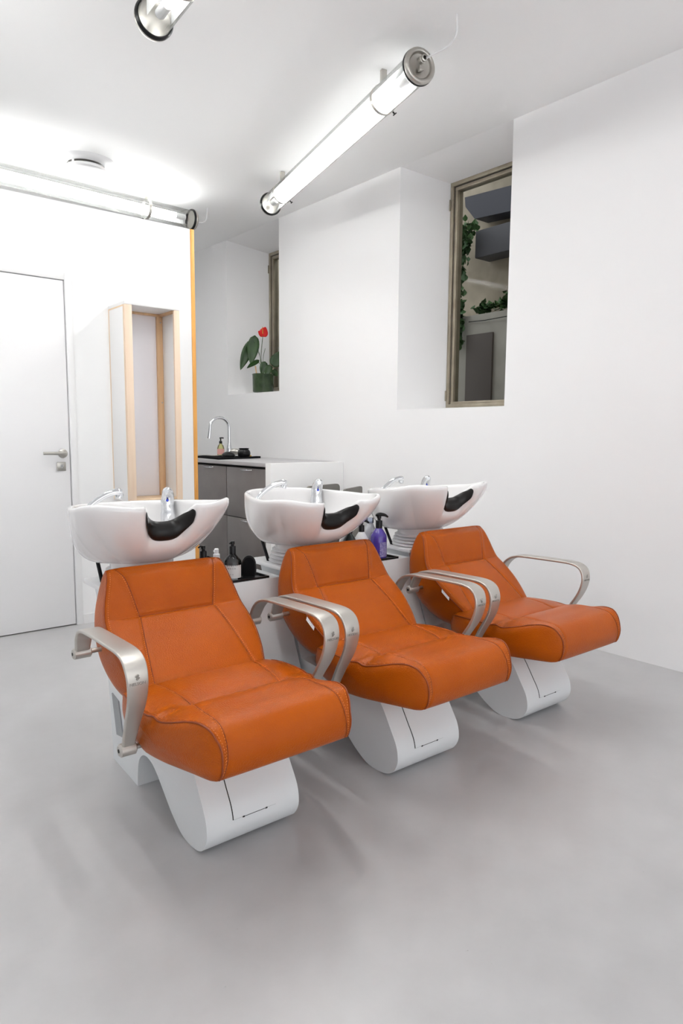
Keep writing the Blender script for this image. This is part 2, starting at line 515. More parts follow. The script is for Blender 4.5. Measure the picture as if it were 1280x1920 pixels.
o = box('courtyard_door', 6.415, 6.445, 5.075, 5.46, 0.0, 2.33, M_DKD, None, 0.004)
tag(o, 'brown grey door in the courtyard wall seen through the right window', 'door')
awn = bmesh.new()
v = [(5.615, 3.955), (5.60, 3.845), (5.455, 3.675), (3.6, 3.56), (3.6, 3.84)]
fa_ = [awn.verts.new((6.50, y, z)) for y, z in v]; ba_ = [awn.verts.new((6.745, y, z)) for y, z in v]
for k in range(5): awn.faces.new((fa_[k], fa_[(k + 1) % 5], ba_[(k + 1) % 5], ba_[k]))
awn.faces.new(fa_); awn.faces.new(ba_[::-1])
tag(from_bm('awning', awn, M_AWN), 'slate awning high on the courtyard wall, topmost through the right window', 'awning')
o = box('canopy_beam', 6.48, 6.745, 3.4, 5.42, 3.215, 3.525, M_BEAM, None, 0.01)
tag(o, 'dark slate beam below the awning on the courtyard wall', 'beam')
def leafy(name, spots, n, size, label, seed, hang=False):
    rnd = random.Random(seed)
    bm = bmesh.new()
    for i in range(n):
        c, r = spots[rnd.randrange(len(spots))]
        p = Vector(c) + Vector((rnd.gauss(0, .4) * r[0], rnd.gauss(0, .45) * r[1], rnd.gauss(0, .45) * r[2]))
        s = size * rnd.uniform(.6, 1.2)
        rot = Matrix.Rotation(rnd.uniform(0, 6.28), 4, 'Z') @ Matrix.Rotation(rnd.uniform(-.9, .9) + (1.1 if hang else .5), 4, 'X') @ Matrix.Rotation(rnd.uniform(-.6, .6), 4, 'Y')
        sh = [(0, -.5), (.34, -.25), (.45, .05), (.22, .32), (0, .6), (-.22, .32), (-.45, .05), (-.34, -.25)]
        vv = [bm.verts.new(p + rot @ Vector((a * s, b * s, -abs(a) * s * .3))) for a, b in sh]
        bm.faces.new((vv[0], vv[1], vv[2], vv[3], vv[4])); bm.faces.new((vv[0], vv[4], vv[5], vv[6], vv[7]))
    me = bpy.data.meshes.new(name); bm.to_mesh(me); bm.free()
    o = link(name, me, M_IVY, None, False)
    tag(o, label, 'plant')
    return o
leafy('ivy', [((6.36, 5.42, 3.48), (.08, .14, .16)), ((6.36, 5.48, 3.32), (.08, .1, .22)), ((6.38, 5.53, 2.85), (.04, .05, .5)), ((6.38, 5.54, 2.45), (.04, .05, .3))], 240, 0.085, 'ivy trailing down beside the beam outside the right window', 3, True)
leafy('hedge_plant', [((6.58, 5.10, 2.66), (.08, .3, .06)), ((6.58, 4.9, 2.74), (.08, .15, .10)), ((6.58, 5.35, 2.65), (.08, .12, .05))], 260, 0.075, 'low green plants along the top of the courtyard low wall', 5)
tube('string_light_cable', [(6.43, 5.44, 2.485), (6.43, 5.2, 2.475), (6.41, 4.8, 2.48), (6.41, 4.2, 2.50)], 0.005, M_BLACK, None, 8)
tag(bpy.data.objects['string_light_cable'], 'thin black cable strung along the courtyard low wall', 'cable')

# ------------------------------------------------------------------ white open box on the partition
bx = empty('display_box', (1.747, YP, 0.745), 'tall white open box with beech posts hung on the partition', 'wall box')
def loc(x0, x1, y0, y1, z0, z1): return (x0 - 1.747, x1 - 1.747, y0 - YP, y1 - YP, z0 - 0.745, z1 - 0.745)
def bpart(name, m, *b, bev=0.001): return box(name, *loc(*b), m, bx, bev)
bpart('side_panel', M_PANELW, 1.578, 1.590, 3.876, 4.099, 0.745, 1.878)
bpart('side_panel', M_PANELW, 1.904, 1.916, 3.876, 4.099, 0.745, 1.878)
bpart('front_post', M_BEECH, 1.578, 1.621, 3.858, 3.8755, 0.745, 1.878)
bpart('front_post', M_BEECH, 1.881, 1.916, 3.858, 3.8755, 0.745, 1.878)
bpart('top_panel', M_PANELW, 1.577, 1.917, 3.857, 4.099, 1.8785, 1.897)
bpart('bottom_panel', M_EDGE, 1.5905, 1.9035, 3.876, 4.085, 0.745, 0.757)
bpart('back_panel', M_MILK, 1.591, 1.903, 4.088, 4.099, 0.758, 1.878)
bt = bpart('batten', M_BEECHD, 1.868, 1.9035, 4.066, 4.0875, 0.758, 1.866)
bpart('batten', M_BEECHD, 1.591, 1.9035, 4.058, 4.0875, 1.8665, 1.878)
bpart('batten', M_BEECHD, 1.878, 1.9035, 3.876, 4.0575, 1.8665, 1.878)
for zz in (0.80, 1.34, 1.83):
    lathe('screw', [(0, .003), (.004, .002), (.005, 0)], M_CHROME, bt, 12, Matrix.Translation((1.890 - 1.747, 4.066 - YP, zz - .745)) @ Matrix.Rotation(PI / 2, 4, 'X'))
bm = bmesh.new()
add_box(bm, *loc(1.5765, 1.5778, 3.876, 4.099, 1.870, 1.878)); add_box(bm, *loc(1.5765, 1.5778, 4.092, 4.099, 0.745, 1.87)); add_box(bm, *loc(1.5765, 1.5778, 3.8757, 3.881, 0.745, 1.87))
from_bm('edge_band', bm, M_EDGE, bx)

# ------------------------------------------------------------------ ceiling lamps
def tube_lamp(label, A, B, refl_deg, cable_pts=None, open_deg=130, group='clear tube lamps on the ceiling', near_clips=(0.16, 0.88), lip=-0.030, pw=0.050, lip2=None):
    A, B = Vector(A), Vector(B)
    ax = (B - A); L = ax.length; d = ax.normalized()
    side = d.cross(Vector((0, 0, 1))).normalized(); upv = side.cross(d).normalized()
    base = (A + B) / 2
    o = empty('tube_lamp', base, label, 'ceiling lamp', 0, group)
    def P(s, a, r):  # s along from A, a angle (0 = up, + towards side), r radius
        return A + d * s + (upv * math.cos(a) + side * math.sin(a)) * r - base
    R = 0.068
    def cyl(name, s0, s1, r, m, seg=40, cap=False, off=(0, 0), parent=o):
        bm = bmesh.new(); rings = []
        for s in (s0, s1):
            rings.append([bm.verts.new(P(s, 2 * PI * k / seg, r) + P(0, off[0], off[1]) - P(0, 0, 0)) for k in range(seg)])
        for k in range(seg): bm.faces.new((rings[0][k], rings[0][(k + 1) % seg], rings[1][(k + 1) % seg], rings[1][k]))
        if cap: bm.faces.new(rings[0][::-1]); bm.faces.new(rings[1])
        return from_bm(name, bm, m, parent, angle=.6)
    cyl('clear_tube', 0.0, L, R, M_ACRYL)
    ra = math.radians(refl_deg)
    off = (ra + PI, 0.012)
    cyl('light_tube', 0.15, L - 0.15, 0.020, M_TUBE, 20, True, off)
    for s0, s1 in ((0.07, 0.15), (L - 0.15, L - 0.07)):
        cyl('tube_holder', s0, s1, 0.021, M_WHITEP, 20, True, off)
    # white batten plate that carries the light tube, on the refl_deg side of it
    bm = bmesh.new()
    un = upv * math.cos(ra) + side * math.sin(ra)          # towards the plate
    sd_ = d.cross(un).normalized()
    q = Matrix((sd_, d, un)).transposed().to_4x4()
    hw_ = pw
    lr = lip if lip2 is None else lip2
    sec = [(-hw_, lip), (-hw_, 0.034), (hw_, 0.034), (hw_, lr)]
    rows = [[bm.verts.new(q @ Vector((a_, yy, b_))) for a_, b_ in sec] for yy in (-L / 2 + 0.06, L / 2 - 0.06)]
    for k in range(3): bm.faces.new((rows[0][k], rows[0][k + 1], rows[1][k + 1], rows[1][k]))
    from_bm('channel', bm, M_OPAL, o)
    # end caps
    for s, sg in ((0.0, -1), (L, 1)):
        prof = [(0, 0.004), (0.050, 0.004), (0.0535, 0.006), (0.056, 0.014), (0.063, 0.019), (0.071, 0.018), (0.0775, 0.011), (0.079, 0.002), (0.077, -0.004), (0.0, -0.004)]
        q = Vector((0, 0, 1)).rotation_difference(d * sg).to_matrix().to_4x4()
        mtx = Matrix.Translation(P(s, 0, 0)) @ q
        c = lathe('end_cap', prof, M_STEEL, o, 48, mtx, angle=.9)
        lathe('gasket', [(0.0685, -0.0045), (0.080, -0.0045), (0.0795, -0.012), (0.074, -0.020), (0.0685, -0.018)], M_BLACK, c, 40, mtx, cap=False)
        bm = bmesh.new()
        g = Matrix.Translation(P(s, math.radians(20), 0.026)) @ q
        add_lathe(bm, [(0.017, 0.004), (0.017, 0.022), (0.014, 0.024), (0.014, 0.034), (0.009, 0.036), (0.009, 0.030)], 6 if False else 16, g, cap=False)
        from_bm('cable_gland', bm, M_WHITEP if sg > 0 else M_STEEL, c, angle=.5)
        bm = bmesh.new()
        g = Matrix.Translation(P(s, math.radians(180), 0.008)) @ q
        add_lathe(bm, [(0.008, 0.004), (0.008, 0.018), (0.0, 0.018)], 6, g)
        g2 = Matrix.Translation(P(s, math.radians(180), 0.020)) @ q
        add_box(bm, -0.012, 0.012, -0.006, 0.006, 0.008, 0.026, 0.002, g2)
        from_bm('latch', bm, M_STEEL, c, angle=.5)
    # clips
    for fr_ in near_clips:
        s = L * fr_
        bm = bmesh.new(); n = 40
        rows = [[bm.verts.new(P(s + ds, 2 * PI * k / n, r)) for k in range(n)] for ds, r in ((-.011, R + .0005), (-.011, R + .0025), (.011, R + .0025), (.011, R + .0005))]
        for i in range(4):
            a, b = rows[i], rows[(i + 1) % 4]
            for k in range(n): bm.faces.new((a[k], a[(k + 1) % n], b[(k + 1) % n], b[k]))
        c = from_bm('clip', bm, M_STEEL, o, angle=.6)
        bm = bmesh.new()
        top = ZC - base.z
        pc = P(s, 0, R)
        q = Matrix((side, d, Vector((0, 0, 1)))).transposed().to_4x4()
        h = ZC - (A + d * s).z - R
        add_box(bm, -0.014, 0.014, -0.011, 0.011, 0.0, h, 0.001, Matrix.Translation(pc) @ q)
        from_bm('bracket', bm, M_STEEL, c)
        bm = bmesh.new()
        pw = P(s, PI * .72, R + .002)
        dirv = (P(s, PI * .72, 1.0) - P(s, 0, 0)).normalized()
        add_tube(bm, [pw, pw + dirv * .016], 0.004, 8)
        add_tube(bm, [pw + dirv * .016 - d * .014, pw + dirv * .016 + d * .014], 0.003, 8)
        from_bm('wing_screw', bm, M_BLACK, c)
    if cable_pts:
        tube('cable', [Vector(p) - base for p in spline(cable_pts, 24)], 0.0042, M_WHITEP, o, 8)
    return o

ZL = 2.80
tube_lamp('clear tube lamp with steel end cap and white cable, nearest the right wall', (2.349, 2.318, ZL), (2.873, 4.309, ZL), 20,
          [(2.354, 2.275, 2.822), (2.355, 2.235, 2.822), (2.38, 2.165, 2.84), (2.385, 2.13, 2.88), (2.364, 2.113, ZC)], near_clips=(0.165, 0.875), lip2=-0.050, pw=0.043)
tube_lamp('clear tube lamp at the top edge, only its black gasket end showing', (1.282, 2.758, ZL), (1.16, 0.90, ZL), 0, near_clips=(0.165, 0.85))
tube_lamp('clear tube lamp running above the door partition with thin white cable end', (2.615, 5.018, ZL), (0.56, 4.915, ZL), 100,
          [(2.655, 5.02, 2.80), (2.70, 5.03, 2.80), (2.76, 5.06, 2.84), (2.78, 5.07, ZC)], near_clips=(0.185, 0.82), lip=0.024, pw=0.034)

tube_lamp('clear tube lamp of the same row, left of the frame', (0.45, 3.75, ZL), (0.33, 1.85, ZL), 0, lip=0.0)
tube_lamp('added clear tube lamp for uplight, furthest left outside the frame', (-1.25, 3.5, ZL), (-1.35, 1.6, ZL), 180, lip=0.02)  # unseen uplight, added to brighten the ceiling
tube_lamp('added clear tube lamp for uplight, behind the camera', (1.10, 0.45, ZL), (0.98, -1.45, ZL), 180, lip=0.02)  # added out of view for more bounce off the ceiling
tube_lamp('added clear tube lamp lighting the kitchen niche, hidden behind the partition', (2.1, 6.35, ZL), (0.3, 6.30, ZL), 0, lip=0.0)  # unseen lamp, added only to brighten the niche wall

# ceiling diffuser
vt = empty('air_vent', (1.715, 4.775, ZC), 'round white air diffuser on the ceiling above the partition lamp', 'air vent')
lathe('outer_ring', [(0.110, -0.002), (0.120, -0.022), (0.150, -0.022), (0.186, -0.008), (0.192, 0.0)], M_WHITEP, vt, 48, cap=False)
lathe('centre_disc', [(0, -0.060), (0.112, -0.060), (0.126, -0.054), (0.131, -0.044), (0.124, -0.036), (0, -0.036)], M_WHITEP, vt, 48)
lathe('throat', [(0.0, -0.0015), (0.109, -0.0015), (0.109, 0.0)], M_GREYP, vt, 40)
for k in range(3):
    a = 2 * PI * k / 3 + 3.6
    bm = bmesh.new()
    add_box(bm, -0.008, 0.008, -0.002, 0.002, -0.038, -0.001, 0, Matrix.Rotation(a, 4, 'Z') @ Matrix.Translation((0.112, 0, 0)) @ Matrix.Rotation(PI / 2, 4, 'Z'))
    from_bm('spoke', bm, M_WHITEP, vt)
bm = bmesh.new()
for k in range(34):
    a = k * 2.399; r = 0.065 * math.sqrt((k + .5) / 34)
    add_lathe(bm, [(0, -.0608), (.0026, -.0606), (.0026, -.058)], 8, axis=(r * math.cos(a), r * math.sin(a)))
from_bm('hole_pattern', bm, M_GREYP, vt)

# ------------------------------------------------------------------ kitchenette
CX = 2.70
unit = empty('kitchen_counter', (3.03, 4.96, 0), 'light grey worktop with white end panel along the niche wall', 'counter')
def kbox(name, m, x0, x1, y0, y1, z0, z1, par=unit, bev=0.001): return box(name, x0 - 3.03, x1 - 3.03, y0 - 4.96, y1 - 4.96, z0, z1, m, par, bev)
kbox('worktop', M_COUNTER, CX - .01, 3.357, 4.116, 5.843, 0.912, 0.940)
kbox('end_panel', M_PANELW, CX - .01, 3.357, 4.045, 4.115, 0.0, 0.940)
def drawer_unit(y0, y1, label):
    c = empty('kitchen_cabinet', (3.04, (y0 + y1) / 2, 0), label, 'cabinet', 0, 'gloss grey kitchen cabinets')
    ym = (y0 + y1) / 2
    def b(name, m, x0, x1, a, bb, z0, z1, par=c, bev=0.001): return box(name, x0 - 3.04, x1 - 3.04, a - ym, bb - ym, z0, z1, m, par, bev)
    b('carcass', M_GAP, CX + .032, 3.355, y0, y1, 0.06, 0.905)
    for z0, z1 in ((0.512, 0.893), (0.085, 0.506)):
        f_ = b('drawer_front', M_CAB, CX + .010, CX + .030, y0 + .003, y1 - .003, z0, z1)
        yc = ym - .01
        bm = bmesh.new()
        zz = z1 - 0.012
        add_tube(bm, [(CX + .010 - 3.04, yc - .07 - ym, zz), (CX - .006 - 3.04, yc - .06 - ym, zz - .002), (CX - .008 - 3.04, yc - ym, zz - .003), (CX - .006 - 3.04, yc + .06 - ym, zz - .002), (CX + .010 - 3.04, yc + .07 - ym, zz)], 0.004, 10)
        from_bm('handle', bm, M_CHROME, f_, angle=.8)
    return c
drawer_unit(4.122, 4.700, 'gloss grey two-drawer cabinet next to the white end panel')
drawer_unit(4.704, 5.270, 'gloss grey two-drawer cabinet below the black mat, behind pine post')
drawer_unit(5.274, 5.840, 'gloss grey cabinet in the far niche corner below the tap')

fa = empty('kitchen_faucet', (3.15, 5.41, 0.940), 'chrome gooseneck kitchen tap behind the black mat', 'tap')
pts = [(0, 0, 0.09), (0, 0, 0.2), (0.0, 0, 0.265)]
for k in range(1, 13):
    a = PI * k / 12
    pts.append((-0.095 + 0.095 * math.cos(a), 0, 0.265 + 0.085 * math.sin(a)))
pts += [(-0.198, 0, 0.20), (-0.203, 0, 0.165)]
tube('spout', pts, [0.0135] * (len(pts) - 3) + [0.0135, 0.0165, 0.0165], M_CHROME, fa, 16)
lathe('body', [(0.030, 0), (0.030, 0.006), (0.026, 0.01), (0.026, 0.075), (0.022, 0.09), (0.0145, 0.13), (0, 0.131)], M_CHROME, fa, 28)
lathe('lever_knob', [(0, 0.088), (0.022, 0.086), (0.029, 0.072), (0.029, 0.034), (0.022, 0.0)], M_STEEL, fa, 24, Matrix.Translation((0, 0, 0.048)) @ Vector((0, 0, 1)).rotation_difference(Vector((.70, -.72, 0))).to_matrix().to_4x4())

bm = bmesh.new()
nx, ny = 24, 14
quad_ = [Vector((2.73, 4.86, 0)), Vector((3.22, 5.00, 0)), Vector((3.07, 5.36, 0)), Vector((2.80, 5.40, 0))]
G = [[None] * (ny + 1) for _ in range(nx + 1)]
for i in range(nx + 1):
    for j in range(ny + 1):
        a, b = i / nx, j / ny
        p = quad_[0] * (1 - a) * (1 - b) + quad_[1] * a * (1 - b) + quad_[2] * a * b + quad_[3] * (1 - a) * b
        edge = max(abs(a - .5), abs(b - .5)) * 2
        p.z = 0.9405 + 0.006 + 0.010 * ss(.86, 1, edge) + .003 * math.sin(9 * a + 5 * b)
        G[i][j] = bm.verts.new(p)
for i in range(nx):
    for j in range(ny): bm.faces.new((G[i][j], G[i + 1][j], G[i + 1][j + 1], G[i][j + 1]))
rg = bmesh.ops.extrude_face_region(bm, geom=bm.faces[:])
for v_ in rg['geom']:
    if isinstance(v_, bmesh.types.BMVert): v_.co.z = 0.9405
tag(from_bm('drying_mat', bm, M_BLACKF, angle=1.2), 'black cloth drying mat spread on the worktop under the tap', 'mat')

def lumpy(name, prof, m, locn, label, cat, seg=28):
    o = lathe(name, prof, m, None, seg); o.location = locn; tag(o, label, cat); return o
lumpy('colour_bowl', [(0, .002), (0.045, 0.0), (0.053, 0.012), (0.056, 0.032), (0.050, 0.052), (0.040, 0.062), (0.038, 0.066), (0.046, 0.074), (0.044, 0.0745), (0.035, 0.066), (0.036, 0.058), (0.044, 0.034), (0.0, 0.01)], M_BLACK, (3.10, 5.075, 0.9515), 'small round black bowl with a flared rim on the mat', 'bowl')
bm = bmesh.new()
bmesh.ops.create_uvsphere(bm, u_segments=28, v_segments=14, radius=1)
for v_ in bm.verts: v_.co = Vector((v_.co.x * .052, v_.co.y * .075, max(v_.co.z, -.2) * .036 + .0075))
o = from_bm('sponge', bm, M_BLACK, smooth=True); o.location = (3.02, 5.20, 0.9515)
tag(o, 'black domed brush head lying on the drying mat', 'brush')
o = box('yellow_sponge', 3.17, 3.23, 5.16, 5.20, 0.9405, 0.962, mat('sponge_yellow', srgb(206, 160, 60), .9), None, .004)
tag(o, 'small yellow sponge beside the black bowl by the tap', 'sponge')
sb = empty('soap_dispenser', (3.14, 5.545, 0.940), 'yellow liquid soap bottle with pink label and black pump', 'bottle')
lathe('bottle', [(0.030, 0), (0.032, 0.005), (0.032, 0.075), (0.026, 0.098), (0.012, 0.115), (0.012, 0.122)], M_SOAP, sb, 24)
lathe('label', [(0.0324, 0.02), (0.0324, 0.07)], mat('pink_label', srgb(236, 178, 170), .6), sb, 24, cap=False)
bm = bmesh.new()
add_lathe(bm, [(0.014, .118), (0.014, .14), (0.006, .143), (.006, .165), (0, .165)], 16)
add_tube(bm, [(-.008, .006, .168), (.0, 0, .170), (.010, -.008, .170), (.022, -.018, .168)], 0.0055, 8)
from_bm('pump', bm, M_BLACK, sb, angle=.7)
tag(box('sink_basin', 2.84, 3.10, 5.46, 5.80, 0.9405, 0.955, M_STEEL, None, .004), 'steel sink rim at the far corner of the worktop', 'sink')

bm = bmesh.new()
v = [bm.verts.new(p) for p in ((2.12, 4.32, 0), (2.52, 4.32, 0), (2.52, 4.62, 0), (2.12, 4.62, 0), (2.14, 4.34, .345), (2.50, 4.34, .215), (2.50, 4.60, .215), (2.14, 4.60, .345))]
for f in ((0, 1, 2, 3), (4, 7, 6, 5), (0, 4, 5, 1), (1, 5, 6, 2), (2, 6, 7, 3), (3, 7, 4, 0)): bm.faces.new([v[i] for i in f])
bmesh.ops.bevel(bm, geom=bm.edges[:], offset=.03, segments=3, affect='EDGES')
tag(from_bm('fabric_bag', bm, M_BLACKF, angle=1.2), 'black slumped bag on the floor in front of the grey cabinets', 'bag')

# ------------------------------------------------------------------ potted anthurium in the far window recess
PC = Vector((3.475, 5.345, 1.5275))
pl = empty('anthurium_plant', PC, 'potted anthurium with one red flower in the far window recess', 'potted plant')
lathe('pot', [(0, 0.0), (0.088, 0.0), (0.095, 0.008), (0.098, 0.15), (0.102, 0.160), (0.097, 0.165), (0.090, 0.160), (0.088, 0.14)], M_GREENPOT, pl, 40, cap=False)
lathe('soil', [(0, 0.145), (0.089, 0.143)], M_SOIL, pl, 28, cap=False)
RV = Vector((0.771, -0.636, 0)); FV = Vector((0.636, 0.771, 0)); ZV = Vector((0, 0, 1))
def leaf_at(name, base, tip, width, m, tilt=0.3, parent=pl, fold=.25):
    base, tip = Vector(base), Vector(tip)
    dv = tip - base; L = dv.length; dn = dv.normalized()
    sd = (dn.cross(FV)).normalized()
    sd = (sd * math.cos(tilt) + FV * math.sin(tilt)).normalized()
    nm = sd.cross(dn).normalized()
    bm = bmesh.new(); n = 12; rows = []
    for i in range(n + 1):
        t = i / n
        w = width * .5 * (math.sin(PI * min(1, t ** .62)) ** .8 if 0 < t < 1 else 0.0)
        c = base + dn * L * t + nm * (.10 * L * math.sin(PI * t)) - ZV * (.06 * L * t * t)
        back = -.10 * L if i == 0 else 0
        rows.append([bm.verts.new(c + sd * w * k + nm * (-abs(k) * w * fold) + dn * (-.18 * L * abs(k) * (1 - t) ** 3)) for k in (-1, -.5, 0, .5, 1)])
    for a, b in zip(rows, rows[1:]):
        for k in range(4): bm.faces.new((a[k], a[k + 1], b[k + 1], b[k]))
    bmesh.ops.remove_doubles(bm, verts=bm.verts, dist=1e-5)
    o = from_bm(name, bm, m, parent, smooth=True)
    sm = o.modifiers.new('thickness', 'SOLIDIFY'); sm.thickness = 0.0015
    return o
def LP(r, z, f=0.0): return RV * r + FV * f + ZV * z   # pot-local: right of view, up, away
stem = [LP(0, .15), LP(-.02, .3, .01), LP(-.01, .42), LP(0.0, .51)]
tube('flower_stem', spline(stem, 14), 0.0028, M_STEM, pl, 8)
leaf_at('red_flower', LP(-.002, .512), LP(0.028, .588, -.02), 0.085, M_RED, -.5)
leaf_at('red_flower', LP(0.0, .515, .005), LP(-.04, .548, -.03), 0.055, M_RED, .4)
tube('spadix', [LP(0, .525, -.01), LP(.0, .56, -.02), LP(-.003, .585, -.02)], [.005, .0045, .002], M_YEL, pl, 8)
for (b, t, w, tl) in (((-.075, .47, -.03), (-.105, .255, -.05), .105, .15), ((-.115, .43, .0), (-.205, .21, -.02), .095, .25), ((-.10, .45, .03), (-.175, .36, .03), .07, .5),
                      ((-.045, .275, -.05), (-.14, .215, -.07), .05, .7), ((.015, .26, -.02), (-.01, .16, -.04), .07, .2), ((.06, .23, -.04), (.03, .15, -.06), .075, .2),
                      ((.11, .25, .0), (.15, .38, .01), .12, .1), ((.09, .2, .03), (.13, .15, .0), .06, .3), ((-.06, .49, .0), (-.075, .44, -.03), .03, .3)):
    leaf_at('leaf', LP(*b), LP(*t), w, M_LEAF, tl)
for (a, c, e) in (((-.01, .15, 0), (-.03, .33, .0), (-.075, .47, -.03)), ((-.02, .15, .01), (-.035, .34, .02), (-.115, .43, .0)), ((0, .15, .02), (-.02, .24, 0), (-.045, .275, -.05)), ((.03, .15, 0), (.07, .2, .0), (.11, .25, 0)), ((0.0, .15, .02), (.0, .3, 0), (.022, .392, -.02))):
    tube('stem', spline([LP(*a), LP(*c), LP(*e)], 10), 0.002, M_STEM, pl, 6)
tube('support_stick', [LP(-.055, .14, -.02), LP(-.068, .235, -.02)], 0.006, M_BEECHD, pl, 8)

# ------------------------------------------------------------------ grey trolley behind the middle basin
tr = empty('storage_trolley', (3.02, 3.78, 0), 'grey rounded storage trolley against the white counter end', 'trolley')
def rounded_panel(name, x0, x1, z0, z1, y, rad, m, lean=0.0, th=0.02):
    bm = bmesh.new(); out = []
    for cx, cz, a0 in ((x0 + rad, z0 + rad, PI), (x1 - rad, z0 + rad, 1.5 * PI), (x1 - rad, z1 - rad, 0), (x0 + rad, z1 - rad, .5 * PI)):
        for k in range(7):
            a = a0 + .5 * PI * k / 6
            out.append((cx + rad * math.cos(a), cz + rad * math.sin(a)))
    fv = [bm.verts.new((x, y, z + lean * (x - x0))) for x, z in out]
    f_ = bm.faces.new(fv)
    ex = bmesh.ops.extrude_face_region(bm, geom=[f_])
    for g in ex['geom']:
        if isinstance(g, bmesh.types.BMVert): g.co.y += th
    return from_bm(name, bm, m, tr, angle=.5)
rounded_panel('panel', -.16, .135, .30, .785, .06, .03, M_GREYP, .03)
rounded_panel('panel', .105, .275, .30, .758, -.03, .018, M_GREYP, .10)
for zz in (.28, .10): box('shelf', -.16, .275, -.12, .12, zz, zz + .02, M_GREYP, tr, .004)
for sx in (-.13, .25):
    for sy in (-.1, .1):
        tube('post', [(sx, sy, .05), (sx, sy, .30)], .008, M_STEEL, tr, 10)
        lathe('wheel', [(0, -.01), (.024, -.01), (.026, 0), (.024, .01), (0, .01)], M_BLACK, tr, 20, Matrix.Translation((sx, sy, .026)) @ Matrix.Rotation(PI / 2, 4, 'X'))

# ------------------------------------------------------------------ backwash unit (chair + basin), local: x across, -y forwards
def hw(w): return interp(w, (-.35, -.1, .4), (.150, .147, .131))

BASE_OUT_FRONT = [(-.232, .262), (-.262, .228), (-.300, .170), (-.328, .125), (-.3375, .085), (-.333, .055), (-.312, .024), (-.282, .008), (-.245, .001), (-.215, .0), (-.175, .006), (-.124, .030), (-.08, .059), (-.039, .088), (-.005, .111), (.0235, .126), (.05, .134), (.08, .136), (.108, .130), (.132, .116), (.150, .096), (.160, .07), (.166, .035), (.168, .0)]
BASE_OUT_REAR = [(.168, 0.0), (.407, 0.0), (.421, .17), (.445, .36), (.545, .600), (.372, .600), (.300, .42), (.235, .270), (.06, .262), (-.232, .262)]

def build_base(root):
    front = arclen(spline(BASE_OUT_FRONT, 160), 90)
    fine = arclen(spline(BASE_OUT_FRONT, 400), 800)
    poly = [Vector((p.x, p.y)) for p in front] + [Vector(p) for p in BASE_OUT_REAR[1:-1]]
    bm = bmesh.new()
    L_ = [bm.verts.new((-hw(p.x), p.x, p.y)) for p in poly]
    R_ = [bm.verts.new((hw(p.x), p.x, p.y)) for p in poly]
    n = len(poly)
    for k in range(n):
        bm.faces.new((L_[k], L_[(k + 1) % n], R_[(k + 1) % n], R_[k]))
    from mathutils.geometry import tessellate_polygon
    for tri in tessellate_polygon([[Vector((p.x, p.y, 0)) for p in poly]]):
        for ring in (L_, R_):
            try: bm.faces.new([ring[i] for i in tri])
            except ValueError: pass
    b = from_bm('base', bm, M_BASE, root, angle=.5)
    # access panel following the front curve
    fp = [p for p in fine if p.y >= 0.0938 and p.x < -.22]
    def strip(name, u0, u1, off, m, parent, zmin=0.0):
        bm = bmesh.new(); rows = []
        q = [p for p in fp if p.y >= zmin]
        for i, p in enumerate(q):
            a = q[max(i - 1, 0)]; c = q[min(i + 1, len(q) - 1)]
            t = (c - a).normalized(); nrm = Vector((t.y, -t.x))
            if nrm.x > 0: nrm = -nrm
            rows.append([bm.verts.new((u, p.x + nrm.x * o_, p.y + nrm.y * o_)) for u, o_ in ((u0, -.002), (u0, off), (u1, off), (u1, -.002))])
        for a, c in zip(rows, rows[1:]):
            for k in range(3): bm.faces.new((a[k], a[k + 1], c[k + 1], c[k]))
        bm.faces.new(rows[0]); bm.faces.new(rows[-1][::-1])
        return from_bm(name, bm, m, parent, angle=.6)
    strip('panel_joint', -.0705, .0690, .0006, M_GAP, b)
    pn = strip('access_panel', -.0680, .0685, .0022, M_BASE, b, .0950)
    bm = bmesh.new()
    add_box(bm, -.036, .036, -.3386, -.334, .0936, .0946); add_box(bm, -.040, -.034, -.3398, -.334, .0928, .0966); add_box(bm, .034, .040, -.3398, -.334, .0928, .0966)
    from_bm('panel_slot', bm, M_GAP, pn)
    # slim plate on the column side
    bm = bmesh.new()
    pts = [(.388, .245), (.352, .112), (.318, .112), (.300, .178), (.330, .245)]
    pts = [(.392, .247), (.353, .110), (.290, .122), (.326, .238)]
    a = [bm.verts.new((-hw(w) - .0005, w, z)) for w, z in pts]; c = [bm.verts.new((-hw(w) - .005, w, z)) for w, z in pts]
    for k in range(4): bm.faces.new((a[k], a[(k + 1) % 4], c[(k + 1) % 4], c[k]))
    bm.faces.new(c); bm.faces.new(a[::-1])
    from_bm('side_plate', bm, M_PLATE, root)
    box('seat_mount', -.11, .11, -.16, .08, .255, .315, M_BLACK, root, .01)
    tp = box('top_plate', -.150, .150, .345, .61, .6005, .619, M_WHITEP, root, .005)

def dash_line(bm, pts, nrm, r=.0009, dash=.0045, gap=.0030):
    """stitches: small capsule dashes along a polyline"""
    d = 0.0; P_ = arclen(pts, max(4, int(sum((b - a).length for a, b in zip(pts, pts[1:])) / (dash + gap)) * 2 + 1))
    for i in range(0, len(P_) - 1, 2): add_tube(bm, [P_[i], P_[i].lerp(P_[i + 1], .9)], r, 5)

